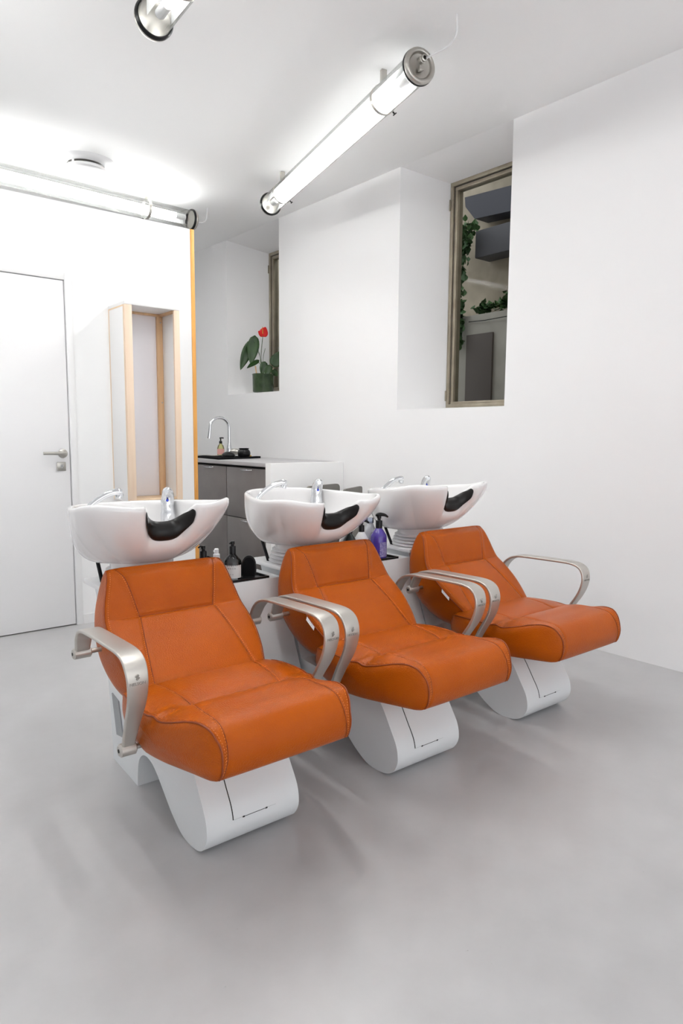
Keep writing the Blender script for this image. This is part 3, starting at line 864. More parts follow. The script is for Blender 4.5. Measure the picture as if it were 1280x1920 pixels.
BACK_ST = [  # front (w,z), back (w,z), half width
    ((-.078, .392), (-.030, .322), .203), ((-.060, .416), (.03, .322), .211), ((-.01, .460), (.11, .340), .230), ((.04, .502), (.18, .375), .240),
    ((.09, .541), (.245, .425), .2415), ((.135, .576), (.285, .490), .237), ((.158, .615), (.302, .555), .229), ((.174, .655), (.302, .612), .218), ((.190, .688), (.288, .660), .208), ((.204, .705), (.266, .692), .203), ((.222, .716), (.245, .711), .198)]
def back_st(t):
    x = [spline([(a[0][0], a[0][1]) for a in BACK_ST], 2)]
    return None
_N = 121
_bf = spline([s[0] for s in BACK_ST], _N); _bb = spline([s[1] for s in BACK_ST], _N); _bu = spline([(s[2], 0) for s in BACK_ST], _N)
T_CR = 5 / 10.0
def back_seam_u(t):
    if t < T_CR: return interp(t, (0, .1, .3, T_CR), (.170, .168, .150, .128))
    return interp(t, (T_CR, .75, 1), (.128, .150, .172))
def back_section(i):
    t = i / (_N - 1)
    F, B, U = _bf[i], _bb[i], _bu[i].x
    d = (B - F); D = d.length; dn = d / D
    fn = -dn
    pts = []
    NF = 84
    us = back_seam_u(t)
    endr = 1 - max(ss(.93, 1.0, t), 1 - ss(0, .04, t)) * .0
    for k in range(NF + 1):       # front from -U to U
        s = -1 + 2 * k / NF
        u = s * U
        dep = 0.0
        dep += .010 * (1 - s * s) ** .5 * (1 if t < T_CR else .3)                      # gentle crown
        if t >= T_CR:
            a = ss(T_CR, T_CR + .14, t) * (1 - ss(.82, 1.0, t))
            dep += .011 * a * (1 - ss(us - .012, us + .03, abs(u)))
        dep -= .0055 * math.exp(-((abs(u) - us) / .0045) ** 2)
        cr = math.exp(-((t - T_CR) / .012) ** 2)
        dep -= (.007 if abs(u) < us else .0045 * (1 - ss(us, U, abs(u)))) * cr
        # rounding next to the piping
        e = max(0, abs(s) - .93) / .07
        dep -= .010 * e * e
        p = F + fn * dep
        pts.append(Vector((u, p.x, p.y)))
    NS = 12
    rd = min(.03, D * .45)
    for k in range(1, NS + 1):    # right side to the back corner
        a = k / NS
        dd = D * (.10 + .90 * a) if D > .05 else D * a
        uu = U * (1.0 + .012 * math.sin(PI * a)) if a < .55 else U * (1.0 + .012 * math.sin(PI * a)) - .05 * ((a - .55) / .45) ** 2.2
        p = F + dn * min(dd, D)
        pts.append(Vector((uu, p.x, p.y)))
    last = pts[-1].x
    NB = 16
    for k in range(1, NB):
        uu = last * (1 - 2 * k / NB)
        p = F + dn * (D + .012 * (1 - (uu / last) ** 2))
        pts.append(Vector((uu, p.x, p.y)))
    for k in range(NS, 0, -1):
        q = pts[NF + k]
        pts.append(Vector((-q.x, q.y, q.z)))
    return pts
def build_back(root):
    rings = [back_section(i) for i in range(_N)]
    # close the top and the bottom with shrinking rings
    def shrink(r, f, dv):
        c = sum(r, Vector()) / len(r)
        return [Vector((c.x + (p.x - c.x) * (1 - (1 - f) * .25), c.y + (p.y - c.y) * f, c.z + (p.z - c.z) * f)) + dv for p in r]
    top = rings[-1]; bot = rings[0]
    rings = [shrink(bot, .05, Vector((0, 0, -.006))), shrink(bot, .6, Vector((0, 0, -.004)))] + rings + [shrink(top, .7, Vector((0, 0, .003))), shrink(top, .05, Vector((0, 0, .005)))]
    bm = loft(rings, True, True, True)
    b = from_bm('backrest', bm, M_LEATHER, root, smooth=True)
    NF = 84
    def surf(t, u, lift=.0008):
        i = min(int(round(t * (_N - 1))), _N - 1)
        r = rings[i + 2]; U = _bu[i].x
        k = (u / U + 1) / 2 * NF
        k0 = min(max(int(k), 0), NF - 1)
        p = r[k0].lerp(r[k0 + 1], k - k0)
        dn = (_bb[i] - _bf[i]).normalized()
        return p - Vector((0, dn.x, dn.y)) * lift
    for sg in (-1, 1):
        bm = bmesh.new(); st = bmesh.new(); pp = bmesh.new()
        ts = [j / 60 for j in range(2, 60)]
        add_tube(bm, [surf(t, sg * back_seam_u(t), -.0002) for t in ts], .0013, 6)
        from_bm('seam', bm, M_SEAM, b)
        dash_line(st, [surf(t, sg * (back_seam_u(t) + .005), .0002) for t in ts if t < .97], None)
        ln = []
        for i in range(4, _N - 1, 2):
            r = rings[i + 2]; q = r[NF if sg > 0 else 0]
            ln.append(Vector((q.x + sg * .0006, q.y, q.z)))
        add_tube(pp, ln, .0022, 8)
        dash_line(st, [surf(j / 60, sg * (_bu[int(j / 60 * (_N - 1))].x * .962), .0005) for j in range(3, 58)], None)
        from_bm('piping', pp, M_PIPE, b, smooth=True)
        from_bm('stitching', st, M_STITCH, b)
    bm = bmesh.new()
    add_tube(bm, [surf(T_CR, -.128 + .256 * j / 30, -.0002) for j in range(31)], .0015, 6)
    from_bm('seam', bm, M_SEAM, b)
    # maker's tag on the left flank
    q = rings[int(.235 * (_N - 1)) + 2][0]
    q2 = rings[int(.315 * (_N - 1)) + 2][0]
    dirv = (q2 - q).normalized()
    bm = bmesh.new()
    o_ = Vector((-.009, -.006, -.013))
    c0 = [q, q2, q2 + o_, q + o_]
    a = [bm.verts.new(p) for p in c0]; c = [bm.verts.new(p + Vector((-.001, -.001, .001))) for p in c0]
    bm.faces.new(a); bm.faces.new(c[::-1])
    for k in range(4): bm.faces.new((a[k], a[(k + 1) % 4], c[(k + 1) % 4], c[k]))
    tg = from_bm('fabric_tag', bm, M_WHITEP, b)
    bm = bmesh.new()
    n_ = dirv.cross(o_).normalized()
    if n_.x > 0: n_ = -n_
    for k in range(6):
        f0 = .22 + k * .11
        p = q.lerp(q2, f0) + o_ * (.55 if k % 2 else .42)
        add_tube(bm, [p + n_ * .0014, p + n_ * .0014 + dirv * .0016 + o_ * .12], .0007, 5)
    from_bm('tag_print', bm, M_BLUEINK, tg)

SEAT_PROF = [(-.020, .418), (-.06, .424), (-.12, .4275), (-.18, .4245), (-.225, .4185), (-.248, .413), (-.272, .424), (-.305, .441), (-.345, .449), (-.390, .449), (-.437, .449), (-.479, .440), (-.508, .410), (-.520, .371), (-.515, .339), (-.503, .319),
             (-.478, .309), (-.42, .302), (-.33, .294), (-.23, .286), (-.12, .288), (-.04, .300), (-.005, .330), (-.004, .38), (-.010, .408), (-.020, .418)]
SEAT_SIDE = [(-.020, .398), (-.06, .404), (-.12, .407), (-.18, .408), (-.225, .405), (-.252, .401), (-.278, .404), (-.312, .412), (-.352, .424), (-.392, .437), (-.437, .447), (-.478, .443), (-.506, .417), (-.518, .379), (-.515, .346), (-.503, .321),
             (-.478, .310), (-.42, .303), (-.33, .296), (-.23, .290), (-.12, .294), (-.04, .306), (-.012, .330), (-.010, .36), (-.014, .378), (-.020, .385)]
_SN = 150
_sc = spline(SEAT_PROF, _SN)[:-1]; _sd = spline(SEAT_SIDE, _SN)[:-1]
def seat_U(w, z):
    b = interp(w, (-.515, -.50, -.47, -.40, -.30, -.20, -.10, 0.0), (.196, .204, .214, .226, .248, .264, .262, .246))
    return b - .010 * (1 - ss(.29, .36, z))
def seat_seam_u(k):
    c = _sc[k]
    if c.x > -.248 and k < 60: return interp(c.x, (-.25, -.1, 0), (.141, .160, .168))
    return interp(k / _SN * 25, (5, 8, 12, 15), (.150, .172, .178, .190))
def seat_point(k, s):
    """profile index k, lateral s in -1..1"""
    c, e = _sc[k], _sd[k]
    a = abs(s)
    m_ = max(0.0, (a - .50) / .50) ** 2.6
    p = c.lerp(e, m_)
    topside = k < _SN * 15 / 25
    U = seat_U(p.x, p.y)
    # crease fades out towards the sides
    if topside and abs(c.x + .248) < .035:
        fade = ss(.56, .80, a)
        p.y += .010 * fade * math.exp(-((c.x + .248) / .016) ** 2)
    u = s * U
    if topside:
        us = seat_seam_u(k)
        dp = .0035 * math.exp(-((abs(u) - us) / .004) ** 2)
        ce = _sc[5 * 6]
        n0 = Vector((c.x + .33, c.y - .36)).normalized() if c.x < -.33 else Vector((0, 1))
        p -= n0 * dp
    return Vector((u, p.x, p.y))
def build_seat(root):
    n = _SN - 1
    NSL = 90
    svals = [-1 + 2 * j / NSL for j in range(NSL + 1)]
    rings = []
    ctr = Vector((-.27, .35))
    def cap_ring(sg, f, out):
        r = [seat_point(k, sg) for k in range(n)]
        o_ = []
        for p in r:
            w_, z_ = ctr.x + (p.y - ctr.x) * f, ctr.y + (p.z - ctr.y) * f
            o_.append(Vector((sg * (seat_U(w_, z_) + out), w_, z_)))
        return o_
    rings.append(cap_ring(-1, .02, .015)); rings.append(cap_ring(-1, .5, .013)); rings.append(cap_ring(-1, .82, .008)); rings.append(cap_ring(-1, .95, .003))
    rings += [[seat_point(k, s) for k in range(n)] for s in svals]
    rings.append(cap_ring(1, .95, .003)); rings.append(cap_ring(1, .82, .008)); rings.append(cap_ring(1, .5, .013)); rings.append(cap_ring(1, .02, .015))
    bm = loft(rings, True, True, True)
    s_ = from_bm('seat', bm, M_LEATHER, root, smooth=True)
    kt = int(_SN * 15.2 / 25)
    def sp(k, u, lift=.0006):
        p0 = seat_point(k, u / seat_U(_sc[k].x, _sc[k].y))
        a, b = _sc[max(k - 1, 0)], _sc[k + 1]
        t = (b - a).normalized(); nn = Vector((t.y, -t.x))
        if nn.dot(_sc[k] - Vector((-.33, .36))) < 0: nn = -nn
        return p0 + Vector((0, nn.x, nn.y)) * lift
    kc = min(range(kt), key=lambda k: abs(_sc[k].x + .248))
    for sg in (-1, 1):
        bm = bmesh.new(); st = bmesh.new(); pp = bmesh.new()
        ln = [sp(k, sg * seat_seam_u(k)) for k in range(4, kt)]
        add_tube(bm, ln, .0011, 6)
        from_bm('seam', bm, M_SEAM, s_)
        dash_line(st, [sp(k, sg * (seat_seam_u(k) + .0045), .0008) for k in range(4, kt)], None)
        side = [seat_point(k, sg) for k in range(2, kt)]
        add_tube(pp, [p + Vector((sg * .0006, 0, .0006)) for p in side], .0024, 8)
        dash_line(st, [seat_point(k, sg * .965) + Vector((0, -.0004, .0012)) for k in range(8, kt - 1)], None)
        from_bm('stitching', st, M_STITCH, s_)
        from_bm('piping', pp, M_PIPE, s_, smooth=True)
    bm = bmesh.new()
    add_tube(bm, [sp(kc, -.141 + .282 * j / 30, .0002) for j in range(31)], .0012, 6)
    from_bm('seam', bm, M_SEAM, s_)

ARM = [(.172, .478), (.155, .505), (.135, .540), (.105, .566), (.065, .5795), (.02, .584), (-.06, .587), (-.14, .589), (-.205, .590), (-.243, .586), (-.268, .574), (-.281, .555), (-.286, .530), (-.283, .505), (-.273, .474), (-.256, .442), (-.230, .403), (-.203, .358), (-.183, .322), (-.168, .290)]
def build_arm(root, sg):
    path = arclen(spline(ARM, 300), 90)
    bm = bmesh.new(); rings = []
    n = len(path)
    for i, p in enumerate(path):
        f = i / (n - 1)
        a, b = path[max(i - 1, 0)], path[min(i + 1, n - 1)]
        t = (b - a).normalized(); nn = Vector((t.y, -t.x))   # outward/up
        if nn.dot(p - Vector((-.08, .45))) < 0: nn = -nn
        w1 = interp(f, (0, .08, .2, .62, .8, 1), (.322, .330, .338, .340, .328, .312))
        w0 = .280
        th = interp(f, (0, .05, .12, .5, .7, .95, 1), (.018, .016, .011, .0095, .010, .014, .016))
        sec = []
        m_ = 6; cx = (w0 + w1) / 2; hx = (w1 - w0) / 2; r = th * .42
        for q in range(4):
            for k in range(m_):
                ang = q * PI / 2 + PI / 2 * k / (m_ - 1)
                ccx = hx - r if q in (0, 3) else -hx + r
                ccy = th / 2 - r if q in (0, 1) else -th / 2 + r
                sec.append((cx + ccx + r * math.cos(ang), ccy + r * math.sin(ang)))
        rings.append([Vector((sg * u, p.x + nn.x * h, p.y + nn.y * h)) for u, h in sec])
    bm = loft(rings, True, True, True)
    # bosses carrying the two cross rods
    for (w, z, u0, u1, r) in ((.166, .484, .276, .330, .017), (-.176, .306, .276, .322, .018)):
        add_lathe(bm, [(0, u0), (r * .8, u0), (r, u0 + .003), (r, u1 - .004), (r * .75, u1), (0, u1)], 24, Matrix.Translation((0, w, z)) @ Matrix.Rotation(sg * PI / 2, 4, 'Y'))
    ob = from_bm('armrest', bm, M_ALU, root, angle=.7)
    bm = bmesh.new()
    for (w, z, u) in ((.166, .484, .3302), (-.176, .306, .3222)):
        add_lathe(bm, [(0, 0), (.0055, 0), (.0055, .0008), (0, .0008)], 14, Matrix.Translation((sg * u, w, z)) @ Matrix.Rotation(sg * PI / 2, 4, 'Y'))
    from_bm('screw_head', bm, M_GAP, ob)
    # embossed mark on the front of the band
    k = min(range(n // 2, n), key=lambda q: abs(path[q].y - .528))
    p = path[k]; t = (path[k - 1] - path[k + 1]).normalized()  # upwards
    upv = Vector((0, t.x, t.y)); xv = Vector((1, 0, 0)); nz = xv.cross(upv)
    mt = Matrix((xv, upv, nz)).transposed().to_4x4()
    mt.translation = Vector((sg * .310, p.x, p.y)) + nz * .0052
    text_mesh('lettering', 'NELSON', .0105, M_LOGO, ob, mt @ Matrix.Scale(1.05, 4, (1, 0, 0)))
    bm = bmesh.new()
    mt2 = mt @ Matrix.Translation((0, .017, .0004))
    for s2 in (-1, 1):
        for (a0, a1) in (((-.006, .002), (.001, .008)), ((-.003, -.002), (.006, .006))):
            P0 = Vector((a0[0] * 1.0, s2 * a0[1] if False else a0[1] + (s2 - 1) * .0, 0)); P1 = Vector((a1[0], a1[1], 0))
        pass
    for a0, a1 in (((-.0055, .001), (.001, .0075)), ((.001, .0075), (.0035, .005)), ((-.003, -.0015), (.0035, .005)), ((.0055, -.001), (-.001, -.0075)), ((-.001, -.0075), (-.0035, -.005)), ((.003, .0015), (-.0035, -.005))):
        add_tube(bm, [mt2 @ Vector((a0[0], a0[1], 0)), mt2 @ Vector((a1[0], a1[1], 0))], .0009, 6)
    from_bm('emblem', bm, M_LOGO, ob)

BC = Vector((0, .43))   # basin centre
RIM = [(0, .222), (.035, .219), (.062, .198), (.080, .168), (.099, .147), (.130, .142), (.174, .157), (.226, .192), (.258, .248), (.269, .31), (.263, .37), (.246, .44), (.222, .51), (.190, .58), (.145, .64), (.085, .682), (0, .697)]
def rim_r(phi, rp=None):
    """phi = 0 at front (-y), radius of rim plan"""
    a = abs(phi)
    rp = rp or _RP
    for (u0, w0), (u1, w1) in zip(rp, rp[1:]):
        a0 = math.atan2(u0, -(w0 - BC.y)); a1 = math.atan2(u1, -(w1 - BC.y))
        if a0 - 1e-9 <= a <= a1 + 1e-9:
            f = (a - a0) / max(a1 - a0, 1e-9)
            return math.hypot(u0 + (u1 - u0) * f, w0 + (w1 - w0) * f - BC.y)
    return math.hypot(rp[-1][0], rp[-1][1] - BC.y)
_RP = [(p.x, p.y) for p in spline(RIM, 200)]
_RP[0] = (0.0, _RP[0][1]); _RP[-1] = (0.0, _RP[-1][1])
_RC = [(p.x, p.y) for p in spline([(0, .152), (.06, .150), (.099, .148)] + RIM[5:], 160)]   # the hull lower down, without the neck recess
_RC[0] = (0.0, _RC[0][1]); _RC[-1] = (0.0, _RC[-1][1])
Z0, Z1 = .700, .895
PIVOT = Vector((0, .43, .72))
def bowl_pt(phi, z, inset=0.0):
    t = min(max((z - Z0) / (Z1 - Z0), 0), 1)
    ex = interp(abs(phi), (0, .5, .9, 1.25, 1.7, 3.2), (1.5, 1.42, 1.32, 1.75, 2.7, 2.9))
    g = max(0, 1 - (1 - t) ** ex) ** (1 / ex)
    rn = .112
    k_ = ss(.18, .74, t) if abs(phi) < .6 else 1
    rr_ = rim_r(phi) if k_ == 1 else rim_r(phi) * k_ + rim_r(phi, _RC) * (1 - k_)
    r = rn + (rr_ - rn) * g - inset
    return Vector((r * math.sin(phi), BC.y - r * math.cos(phi), z))
def notch_z(phi):
    u = abs(rim_r(phi) * math.sin(phi)) if abs(phi) < 1.2 else 9
    zr = Z1 + .013 * math.exp(-((abs(phi) - .82) / .26) ** 2)
    return zr - (.061 * (1 - (u / .086) ** 3.0) ** .9 if u < .086 else 0.0)
def build_basin(root, tilt):
    bs_ = bpy.data.objects.new('basin', None)
    NP = 320
    phis = [-PI + 2 * PI * k / NP for k in range(NP)]
    rings = []
    NO = 26
    for j in range(NO + 1):
        f = (j / NO) ** 1.5
        rings.append([bowl_pt(p, Z0 + (notch_z(p) - Z0) * f) for p in phis])
    # rolled rim
    for ins, dz in ((.003, .004), (.008, .006), (.014, .005), (.019, .001)):
        rings.append([bowl_pt(p, notch_z(p), ins) + Vector((0, 0, dz)) for p in phis])
    NI = 18; ZF = .755
    for j in range(1, NI + 1):
        f = 1 - (1 - j / NI) ** 1.6
        rings.append([bowl_pt(p, notch_z(p) + (ZF - notch_z(p)) * f, .021) for p in phis])
    for r_ in (.06, .02, .003):
        rings.append([Vector((r_ * math.sin(p), BC.y - r_ * math.cos(p), ZF - .006)) for p in phis])
    bm = loft(rings, True, True, True)
    # neck below the bowl
    add_lathe(bm, [(.112, Z0 + .002), (.110, .690), (.110, .672)], 48, axis=(0, BC.y), cap=False)
    for v_ in bm.verts: v_.co -= PIVOT
    b = from_bm('basin', bm, M_CERAMIC, root, smooth=True)
    b.location = PIVOT
    b.rotation_euler = (tilt, 0, 0)
    # gel neck rest
    us = [-.0840 * math.cos(PI * k / 60) for k in range(61)]
    rings = []
    for i, u in enumerate(us):
        lo, hi = -1.2, 1.2
        for _ in range(40):
            mid = (lo + hi) / 2
            if rim_r(mid) * math.sin(mid) < u: lo = mid
            else: hi = mid
        ph = (lo + hi) / 2
        z = notch_z(ph) - .003 * ss(.060, .0840, abs(u))
        sz = interp(abs(u) / .0840, (0, .5, .8, .96, 1), (.033, .033, .032, .027, .016)); sn = interp(abs(u) / .0840, (0, .7, .95, 1), (.022, .021, .017, .010))
        c = bowl_pt(ph, z - .021, -.001)
        outd = Vector((math.sin(ph), -math.cos(ph), 0))
        # tilt the pad outwards with the hull
        upd = (bowl_pt(ph, z) - bowl_pt(ph, z - .04)).normalized()
        nn = (outd - upd * outd.dot(upd)).normalized()
        # near the ends the rest stands beside the rising notch edge
        rings.append([c + nn * (sn * math.cos(a)) + upd * (sz * math.sin(a)) - PIVOT for a in [2 * PI * k / 20 for k in range(20)]])
    from_bm('neck_cushion', loft(rings, True, True, True), M_RUBBER, b, smooth=True)
    # mixer tap on the back deck
    T = Matrix.Translation(Vector((.160, .545, .850)) - PIVOT)
    bm = bmesh.new()
    add_lathe(bm, [(.029, -.03), (.029, .0), (.027, .006), (.024, .03), (.026, .050), (.021, .060), (0, .062)], 28, T)
    lev = [Vector((.0, -.004, .058)), Vector((-.004, -.014, .074)), Vector((-.012, -.03, .084)), Vector((-.024, -.050, .088))]
    add_tube(bm, [T @ p for p in spline(lev, 12)], [.024, .0235, .023, .0225, .022, .0215, .021, .020, .0185, .0165, .013, .008], 16)
    mx = from_bm('mixer_tap', bm, M_CHROME, b, angle=.9)
    bm = bmesh.new()
    q = T @ Matrix.Translation((-.013, -.0275, .052)) @ Matrix.Rotation(-.46, 4, 'Z') @ Matrix.Rotation(PI / 2 + .2, 4, 'X')
    add_lathe(bm, [(0, .0022), (.0045, .0018), (.005, 0)], 14, q)
    from_bm('temperature_mark', bm, M_BLUE, mx)
    # hand shower
    A0 = Vector((-.168, .535, .850)); 
    pth = spline([A0, A0 + Vector((.025, -.003, .042)), A0 + Vector((.070, -.01, .075)), A0 + Vector((.112, -.02, .092)), A0 + Vector((.138, -.025, .090))], 26)
    bm = bmesh.new()
    add_tube(bm, [p - PIVOT for p in pth], [interp(i / 25, (0, .3, .75, .9, 1), (.0095, .0105, .012, .015, .013)) for i in range(26)], 16)
    hd = pth[-2] - PIVOT
    add_lathe(bm, [(0, .0), (.010, -.0), (.0125, -.006), (.0125, -.022), (.0, -.024)], 20, Matrix.Translation(hd) @ Matrix.Rotation(.35, 4, 'Y'))
    from_bm('hand_shower', bm, M_CHROME, b, angle=.9)
    lathe('shower_socket', [(.016, -.03), (.016, .0), (.013, .006), (.0, .007)], M_CHROME, b, 20, Matrix.Translation(A0 - PIVOT + Vector((0, 0, -.01))))
    return b

def build_unit():
    root = empty('backwash_chair', (0, 0, 0), 'x', 'salon chair', 0, 'row of tan backwash chairs')
    build_base(root); build_seat(root); build_back(root)
    for sg in (-1, 1): build_arm(root, sg)
    for (w, z, ui) in ((.166, .484, .225), (-.176, .306, .10)):
        for sg in (-1, 1):
            tube('cross_rod', [(sg * ui, w, z), (sg * .285, w, z)], .0075, M_STEEL, root, 14)
    # bellows sleeve
    prof = []
    for k in range(4):
        z = .6195 + k * .0145
        r = .138 - .005 * k
        prof += [(r - .012, z), (r, z + .004), (r, z + .009), (r - .010, z + .0125)]
    prof += [(.108, .679)]
    lathe('bellows', prof, M_WHITEP, root, 48, axis=(0, BC.y), angle=.35, cap=False)
    tube('gas_strut', [(-.118, .50, .615), (-.118, .575, .738)], .007, M_BLACK, root, 12)
    build_basin(root, 0)
    return root

S_ = 1.022
POS = [(.954 * S_, 1.842 * S_), (1.640 * S_, 1.833 * S_), (2.340 * S_, 1.832 * S_)]
LAB = ['tan leather backwash chair nearest the camera and the white door, first of the row',
       'middle tan leather backwash chair of the row, between the two bottle trays',
       'tan leather backwash chair closest to the bare right wall, last of the row']
proto = build_unit()
units = [proto, copy_tree(proto), copy_tree(proto)]
TILT = [math.radians(-3.4), math.radians(2.0), math.radians(-4.6)]
for u_, p_, l_, t_ in zip(units, POS, LAB, TILT):
    u_.location = (p_[0], p_[1], 0); u_.rotation_euler = (0, 0, -.0175); u_['label'] = l_
    for ch in u_.children:
        if ch.name.startswith('basin'): ch.rotation_euler = (t_, 0, 0)

for ch in list(proto.children_recursive):      # no maker's tag shows on the first chair
    if ch.name.split('.')[0] in ('tag_print', 'fabric_tag'): bpy.data.objects.remove(ch)

# ------------------------------------------------------------------ consoles between the chairs with a black tray let in
def console(k, label):
    o = empty('side_console', (0, 0, 0), label, 'cabinet', 0, 'grey consoles between the chairs')
    xa, xb = POS[k][0] + .152, POS[k + 1][0] - .152
    cx, cy = (xa + xb) / 2, (POS[k][1] + POS[k + 1][1]) / 2
    h = (xb - xa) / 2
    o.location = (cx, cy, 0); o.rotation_euler = (0, 0, -.009)
    bm = bmesh.new()
    prof = [(.235, 0), (.44, 0), (.44, .36), (.53, .583), (.345, .583), (.29, .42), (.212, .235), (.205, .12)]
    a = [bm.verts.new((-h, w, z)) for w, z in prof]; c = [bm.verts.new((h, w, z)) for w, z in prof]
    n = len(prof)
    for q in range(n): bm.faces.new((a[q], a[(q + 1) % n], c[(q + 1) % n], c[q]))
    bm.faces.new(a[::-1]); bm.faces.new(c)
    from_bm('body', bm, M_BASE, o)
    x1 = h - .055 if k == 0 else h - .062
    bm = bmesh.new()
    x0 = -h + .01; y0, y1 = .352, .520
    add_box(bm, x0, x1, y0, y1, .5833, .586, .0005)
    for b in ((x0, x1, y0, y0 + .008), (x0, x1, y1 - .008, y1), (x0, x0 + .008, y0 + .008, y1 - .008), (x1 - .008, x1, y0 + .008, y1 - .008)):
        add_box(bm, *b, .5862, .592, .0008)
    from_bm('tray', bm, M_BLACK, o, angle=.6)
    return o
console(0, 'grey console with black tray between the first and middle chairs')
console(1, 'grey console with black tray between the middle and last chairs')

# ------------------------------------------------------------------ bottles
ZT = .5862
def pump_head(parent, z, m, s=1.0, yaw_=0.0, bent=False):
    bm = bmesh.new()
    add_lathe(bm, [(.0155 * s, z), (.0155 * s, z + .033 * s), (.0135 * s, z + .036 * s), (.0075 * s, z + .0365 * s), (.0075 * s, z + .044 * s), (.0100 * s, z + .045 * s), (.0100 * s, z + .056 * s), (.0085 * s, z + .058 * s), (0, z + .058 * s)], 22)
    if not bent: add_tube(bm, [(0, 0, z + .053 * s), (.012 * s * math.cos(yaw_), .012 * s * math.sin(yaw_), z + .054 * s), (.021 * s * math.cos(yaw_), .021 * s * math.sin(yaw_), z + .049 * s)], .0035 * s, 8)
    if bent:
        d = Vector((math.cos(yaw_), math.sin(yaw_), 0))
        c = Vector((0, 0, z + .056 * s))
        add_tube(bm, spline([c - d * .016 * s, c + Vector((0, 0, .006 * s)), c + d * .025 * s + Vector((0, 0, .004 * s)), c + d * .042 * s - Vector((0, 0, .006 * s))], 12), [.004 * s, .007 * s, .009 * s, .0095 * s, .0095 * s, .009 * s, .008 * s, .0075 * s, .0065 * s, .006 * s, .005 * s, .004 * s], 10)
    return from_bm('pump', bm, m, parent, angle=.7)
def bottle(loc_, label, r, hb, hs, m, neck=.013, label_m=None, lz=(.2, .75), arc=(0, 2 * PI), group='hair product bottles on the trays'):
    o = empty('pump_bottle', (loc_[0], loc_[1], ZT), label, 'bottle', 0, group)
    lathe('bottle_body', [(r * .92, 0), (r, .004), (r, hb), (r * .93, hb + hs * .25), (r * .62, hb + hs * .68), (neck * 1.1, hb + hs * .93), (neck, hb + hs), (neck, hb + hs + .006)], m, o, 32)
    if label_m:
        bm = bmesh.new(); n = 24
        rows = [[bm.verts.new(((r + .0006) * math.cos(arc[0] + (arc[1] - arc[0]) * k / n), (r + .0006) * math.sin(arc[0] + (arc[1] - arc[0]) * k / n), z)) for k in range(n + 1)] for z in (hb * lz[0], hb * lz[1])]
        for k in range(n): bm.faces.new((rows[0][k], rows[0][k + 1], rows[1][k + 1], rows[1][k]))
        from_bm('label', bm, label_m, o, smooth=True)
    return o, hb + hs
def W2(k, u, w):
    c, s = math.cos(-.0175), math.sin(-.0175)
    return (POS[k][0] + u * c - w * s, POS[k][1] + u * s + w * c)
M_WLAB = mat('white_label', (.75, .75, .74, 1), .6)
facing = math.radians(233)
def curved_text(parent, lines, r, z_top, size, m):
    for li, (txt, zz) in enumerate(lines):
        n = len(txt)
        for i, ch in enumerate(txt):
            if ch == ' ': continue
            a = facing + (i - (n - 1) / 2) * size * .95 / r
            rad = Vector((math.cos(a), math.sin(a), 0)); tx = Vector((-math.sin(a), math.cos(a), 0))
            mt = Matrix((tx, Vector((0, 0, 1)), rad)).transposed().to_4x4()
            mt.translation = rad * (r + .0009) + Vector((0, 0, zz))
            yield ch, mt
def lettering(parent, lines, r, size):
    bm = bmesh.new()
    for ch, mt in curved_text(parent, lines, r, 0, size, M_INK):
        cu = bpy.data.curves.new('glyph', 'FONT'); cu.body = ch; cu.size = size; cu.align_x = 'CENTER'; cu.resolution_u = 2
        ob = bpy.data.objects.new('glyph', cu); COL.objects.link(ob)
        me = bpy.data.meshes.new_from_object(ob.evaluated_get(bpy.context.evaluated_depsgraph_get()))
        bpy.data.objects.remove(ob)
        me.transform(mt); bm.from_mesh(me); bpy.data.meshes.remove(me)
    me = bpy.data.meshes.new('lettering'); bm.to_mesh(me); bm.free(); me.materials.clear()
    lab_ = [c for c in parent.children if c.name.startswith('label')][0]
    return link('lettering', me, M_INK, lab_, False)

p = W2(1, -.338, .415)
o, t = bottle(p, 'clear pump bottle with white printed label and black pump beside the hairbrush', .034, .066, .032, M_BOTTLE, .012, M_WLAB, (.10, .86), (facing - 1.3, facing + 1.3))
pump_head(o, t, M_BLACK, .86, math.radians(200))
lettering(o, [('RENSALVTE', .052), ('WASH', .042), ('oz', .020)], .034, .0085)
p = W2(1, -.428, .485)
o, t = bottle(p, 'white labelled bottle with black pump, furthest left on the first tray', .028, .062, .014, M_WLAB, .012)
pump_head(o, t, M_BLACK, .92, math.radians(150), False)
p = W2(1, -.365, .495)
o, t = bottle(p, 'small white spray bottle between two black pumps', .019, .060, .012, M_WHITEP, .010)
bm = bmesh.new()
add_lathe(bm, [(.013, t), (.013, t + .016), (.009, t + .018), (.009, t + .036), (.006, t + .038), (0, t + .038)], 20)
add_box(bm, -.013, .0, -.004, .004, t + .024, t + .032, .001)
from_bm('spray_cap', bm, M_WHITEP, o, angle=.6)
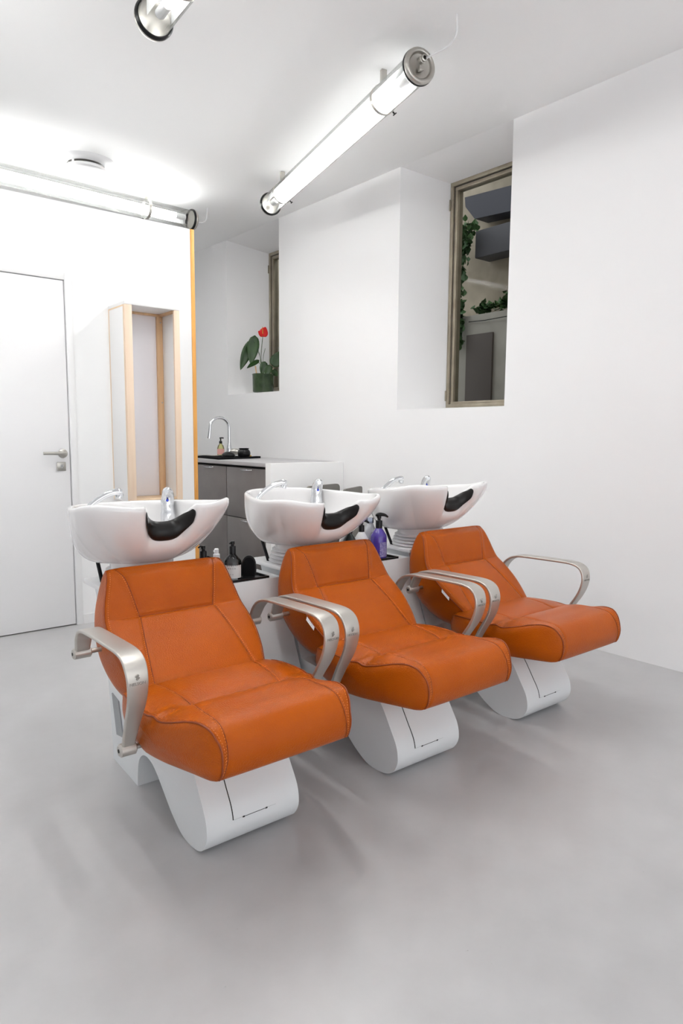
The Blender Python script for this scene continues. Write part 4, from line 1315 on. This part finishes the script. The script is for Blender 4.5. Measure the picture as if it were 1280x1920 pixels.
# paddle brush standing on its edge
p = W2(1, -.266, .412)
hb_ = empty('hair_brush', (p[0], p[1], ZT), 'black rounded hairbrush standing upright on the first tray', 'hairbrush')
def slab(name, pts, th, m, parent, rz):
    bm = bmesh.new()
    d = Vector((math.cos(rz), math.sin(rz), 0)); nrm = Vector((-math.sin(rz), math.cos(rz), 0))
    a = [bm.verts.new(d * x + Vector((0, 0, z)) - nrm * th / 2) for x, z in pts]; c = [bm.verts.new(d * x + Vector((0, 0, z)) + nrm * th / 2) for x, z in pts]
    n = len(pts)
    for k in range(n): bm.faces.new((a[k], a[(k + 1) % n], c[(k + 1) % n], c[k]))
    bm.faces.new(a[::-1]); bm.faces.new(c)
    bmesh.ops.bevel(bm, geom=[e for e in bm.edges], offset=.003, segments=2, affect='EDGES')
    return from_bm(name, bm, m, parent, angle=.6)
sh = [(-.030, 0.0), (.026, 0.0), (.029, .03), (.026, .062), (.016, .080), (0, .086), (-.016, .080), (-.028, .060), (-.032, .03)]
slab('brush_body', sh, .016, M_BLACK, hb_, -.6)
slab('bristle_pad', [(x * .82, z * .86 + .004) for x, z in sh], .026, M_BLACKF, hb_, -.6)
# tray by the last chair
M_PURP = mat('purple_plastic', srgb(74, 56, 150), .25, coat=.3)
M_SILV = mat('silver_bottle', srgb(172, 174, 178), .3, .5)
M_DGRN = mat('dark_green_bottle', srgb(34, 44, 42), .18, coat=.3)
M_LILAC = mat('lilac_label', srgb(152, 146, 190), .6, noise=(160, srgb(108, 98, 160), .45, .6))
p = W2(2, -.290, .405)
o, t = bottle(p, 'purple pump bottle with lilac label at the front of the second tray', .037, .098, .040, M_PURP, .014, M_LILAC, (.08, .78), (facing + .05, facing + 1.5))
pump_head(o, t, M_BLACK, 1.0, math.radians(-30), True)
p = W2(2, -.262, .50)
o, t = bottle(p, 'silver grey bottle with clear cap behind the purple bottle', .031, .105, .045, M_SILV, .013)
lathe('cap', [(.017, t), (.017, t + .024), (0, t + .025)], M_CLEARCAP, o, 24)
p = W2(2, -.352, .455)
o, t = bottle(p, 'white bottle with a black pump between purple and dark bottles', .034, .078, .042, M_WHITEP, .013)
pump_head(o, t, M_BLACK, .85, math.radians(-60), True)
p = W2(2, -.402, .505)
o, t = bottle(p, 'white bottle with black pump, half hidden under the middle basin', .032, .075, .042, M_WHITEP, .013)
pump_head(o, t, M_BLACK, .75, 0, False)
p = W2(2, -.447, .425)
o, t = bottle(p, 'dark green bottle next to the middle chair headrest', .036, .070, .055, M_DGRN, .010)
lathe('cap', [(.0135, t), (.0135, t + .024), (0, t + .026)], M_BLACK, o, 20)
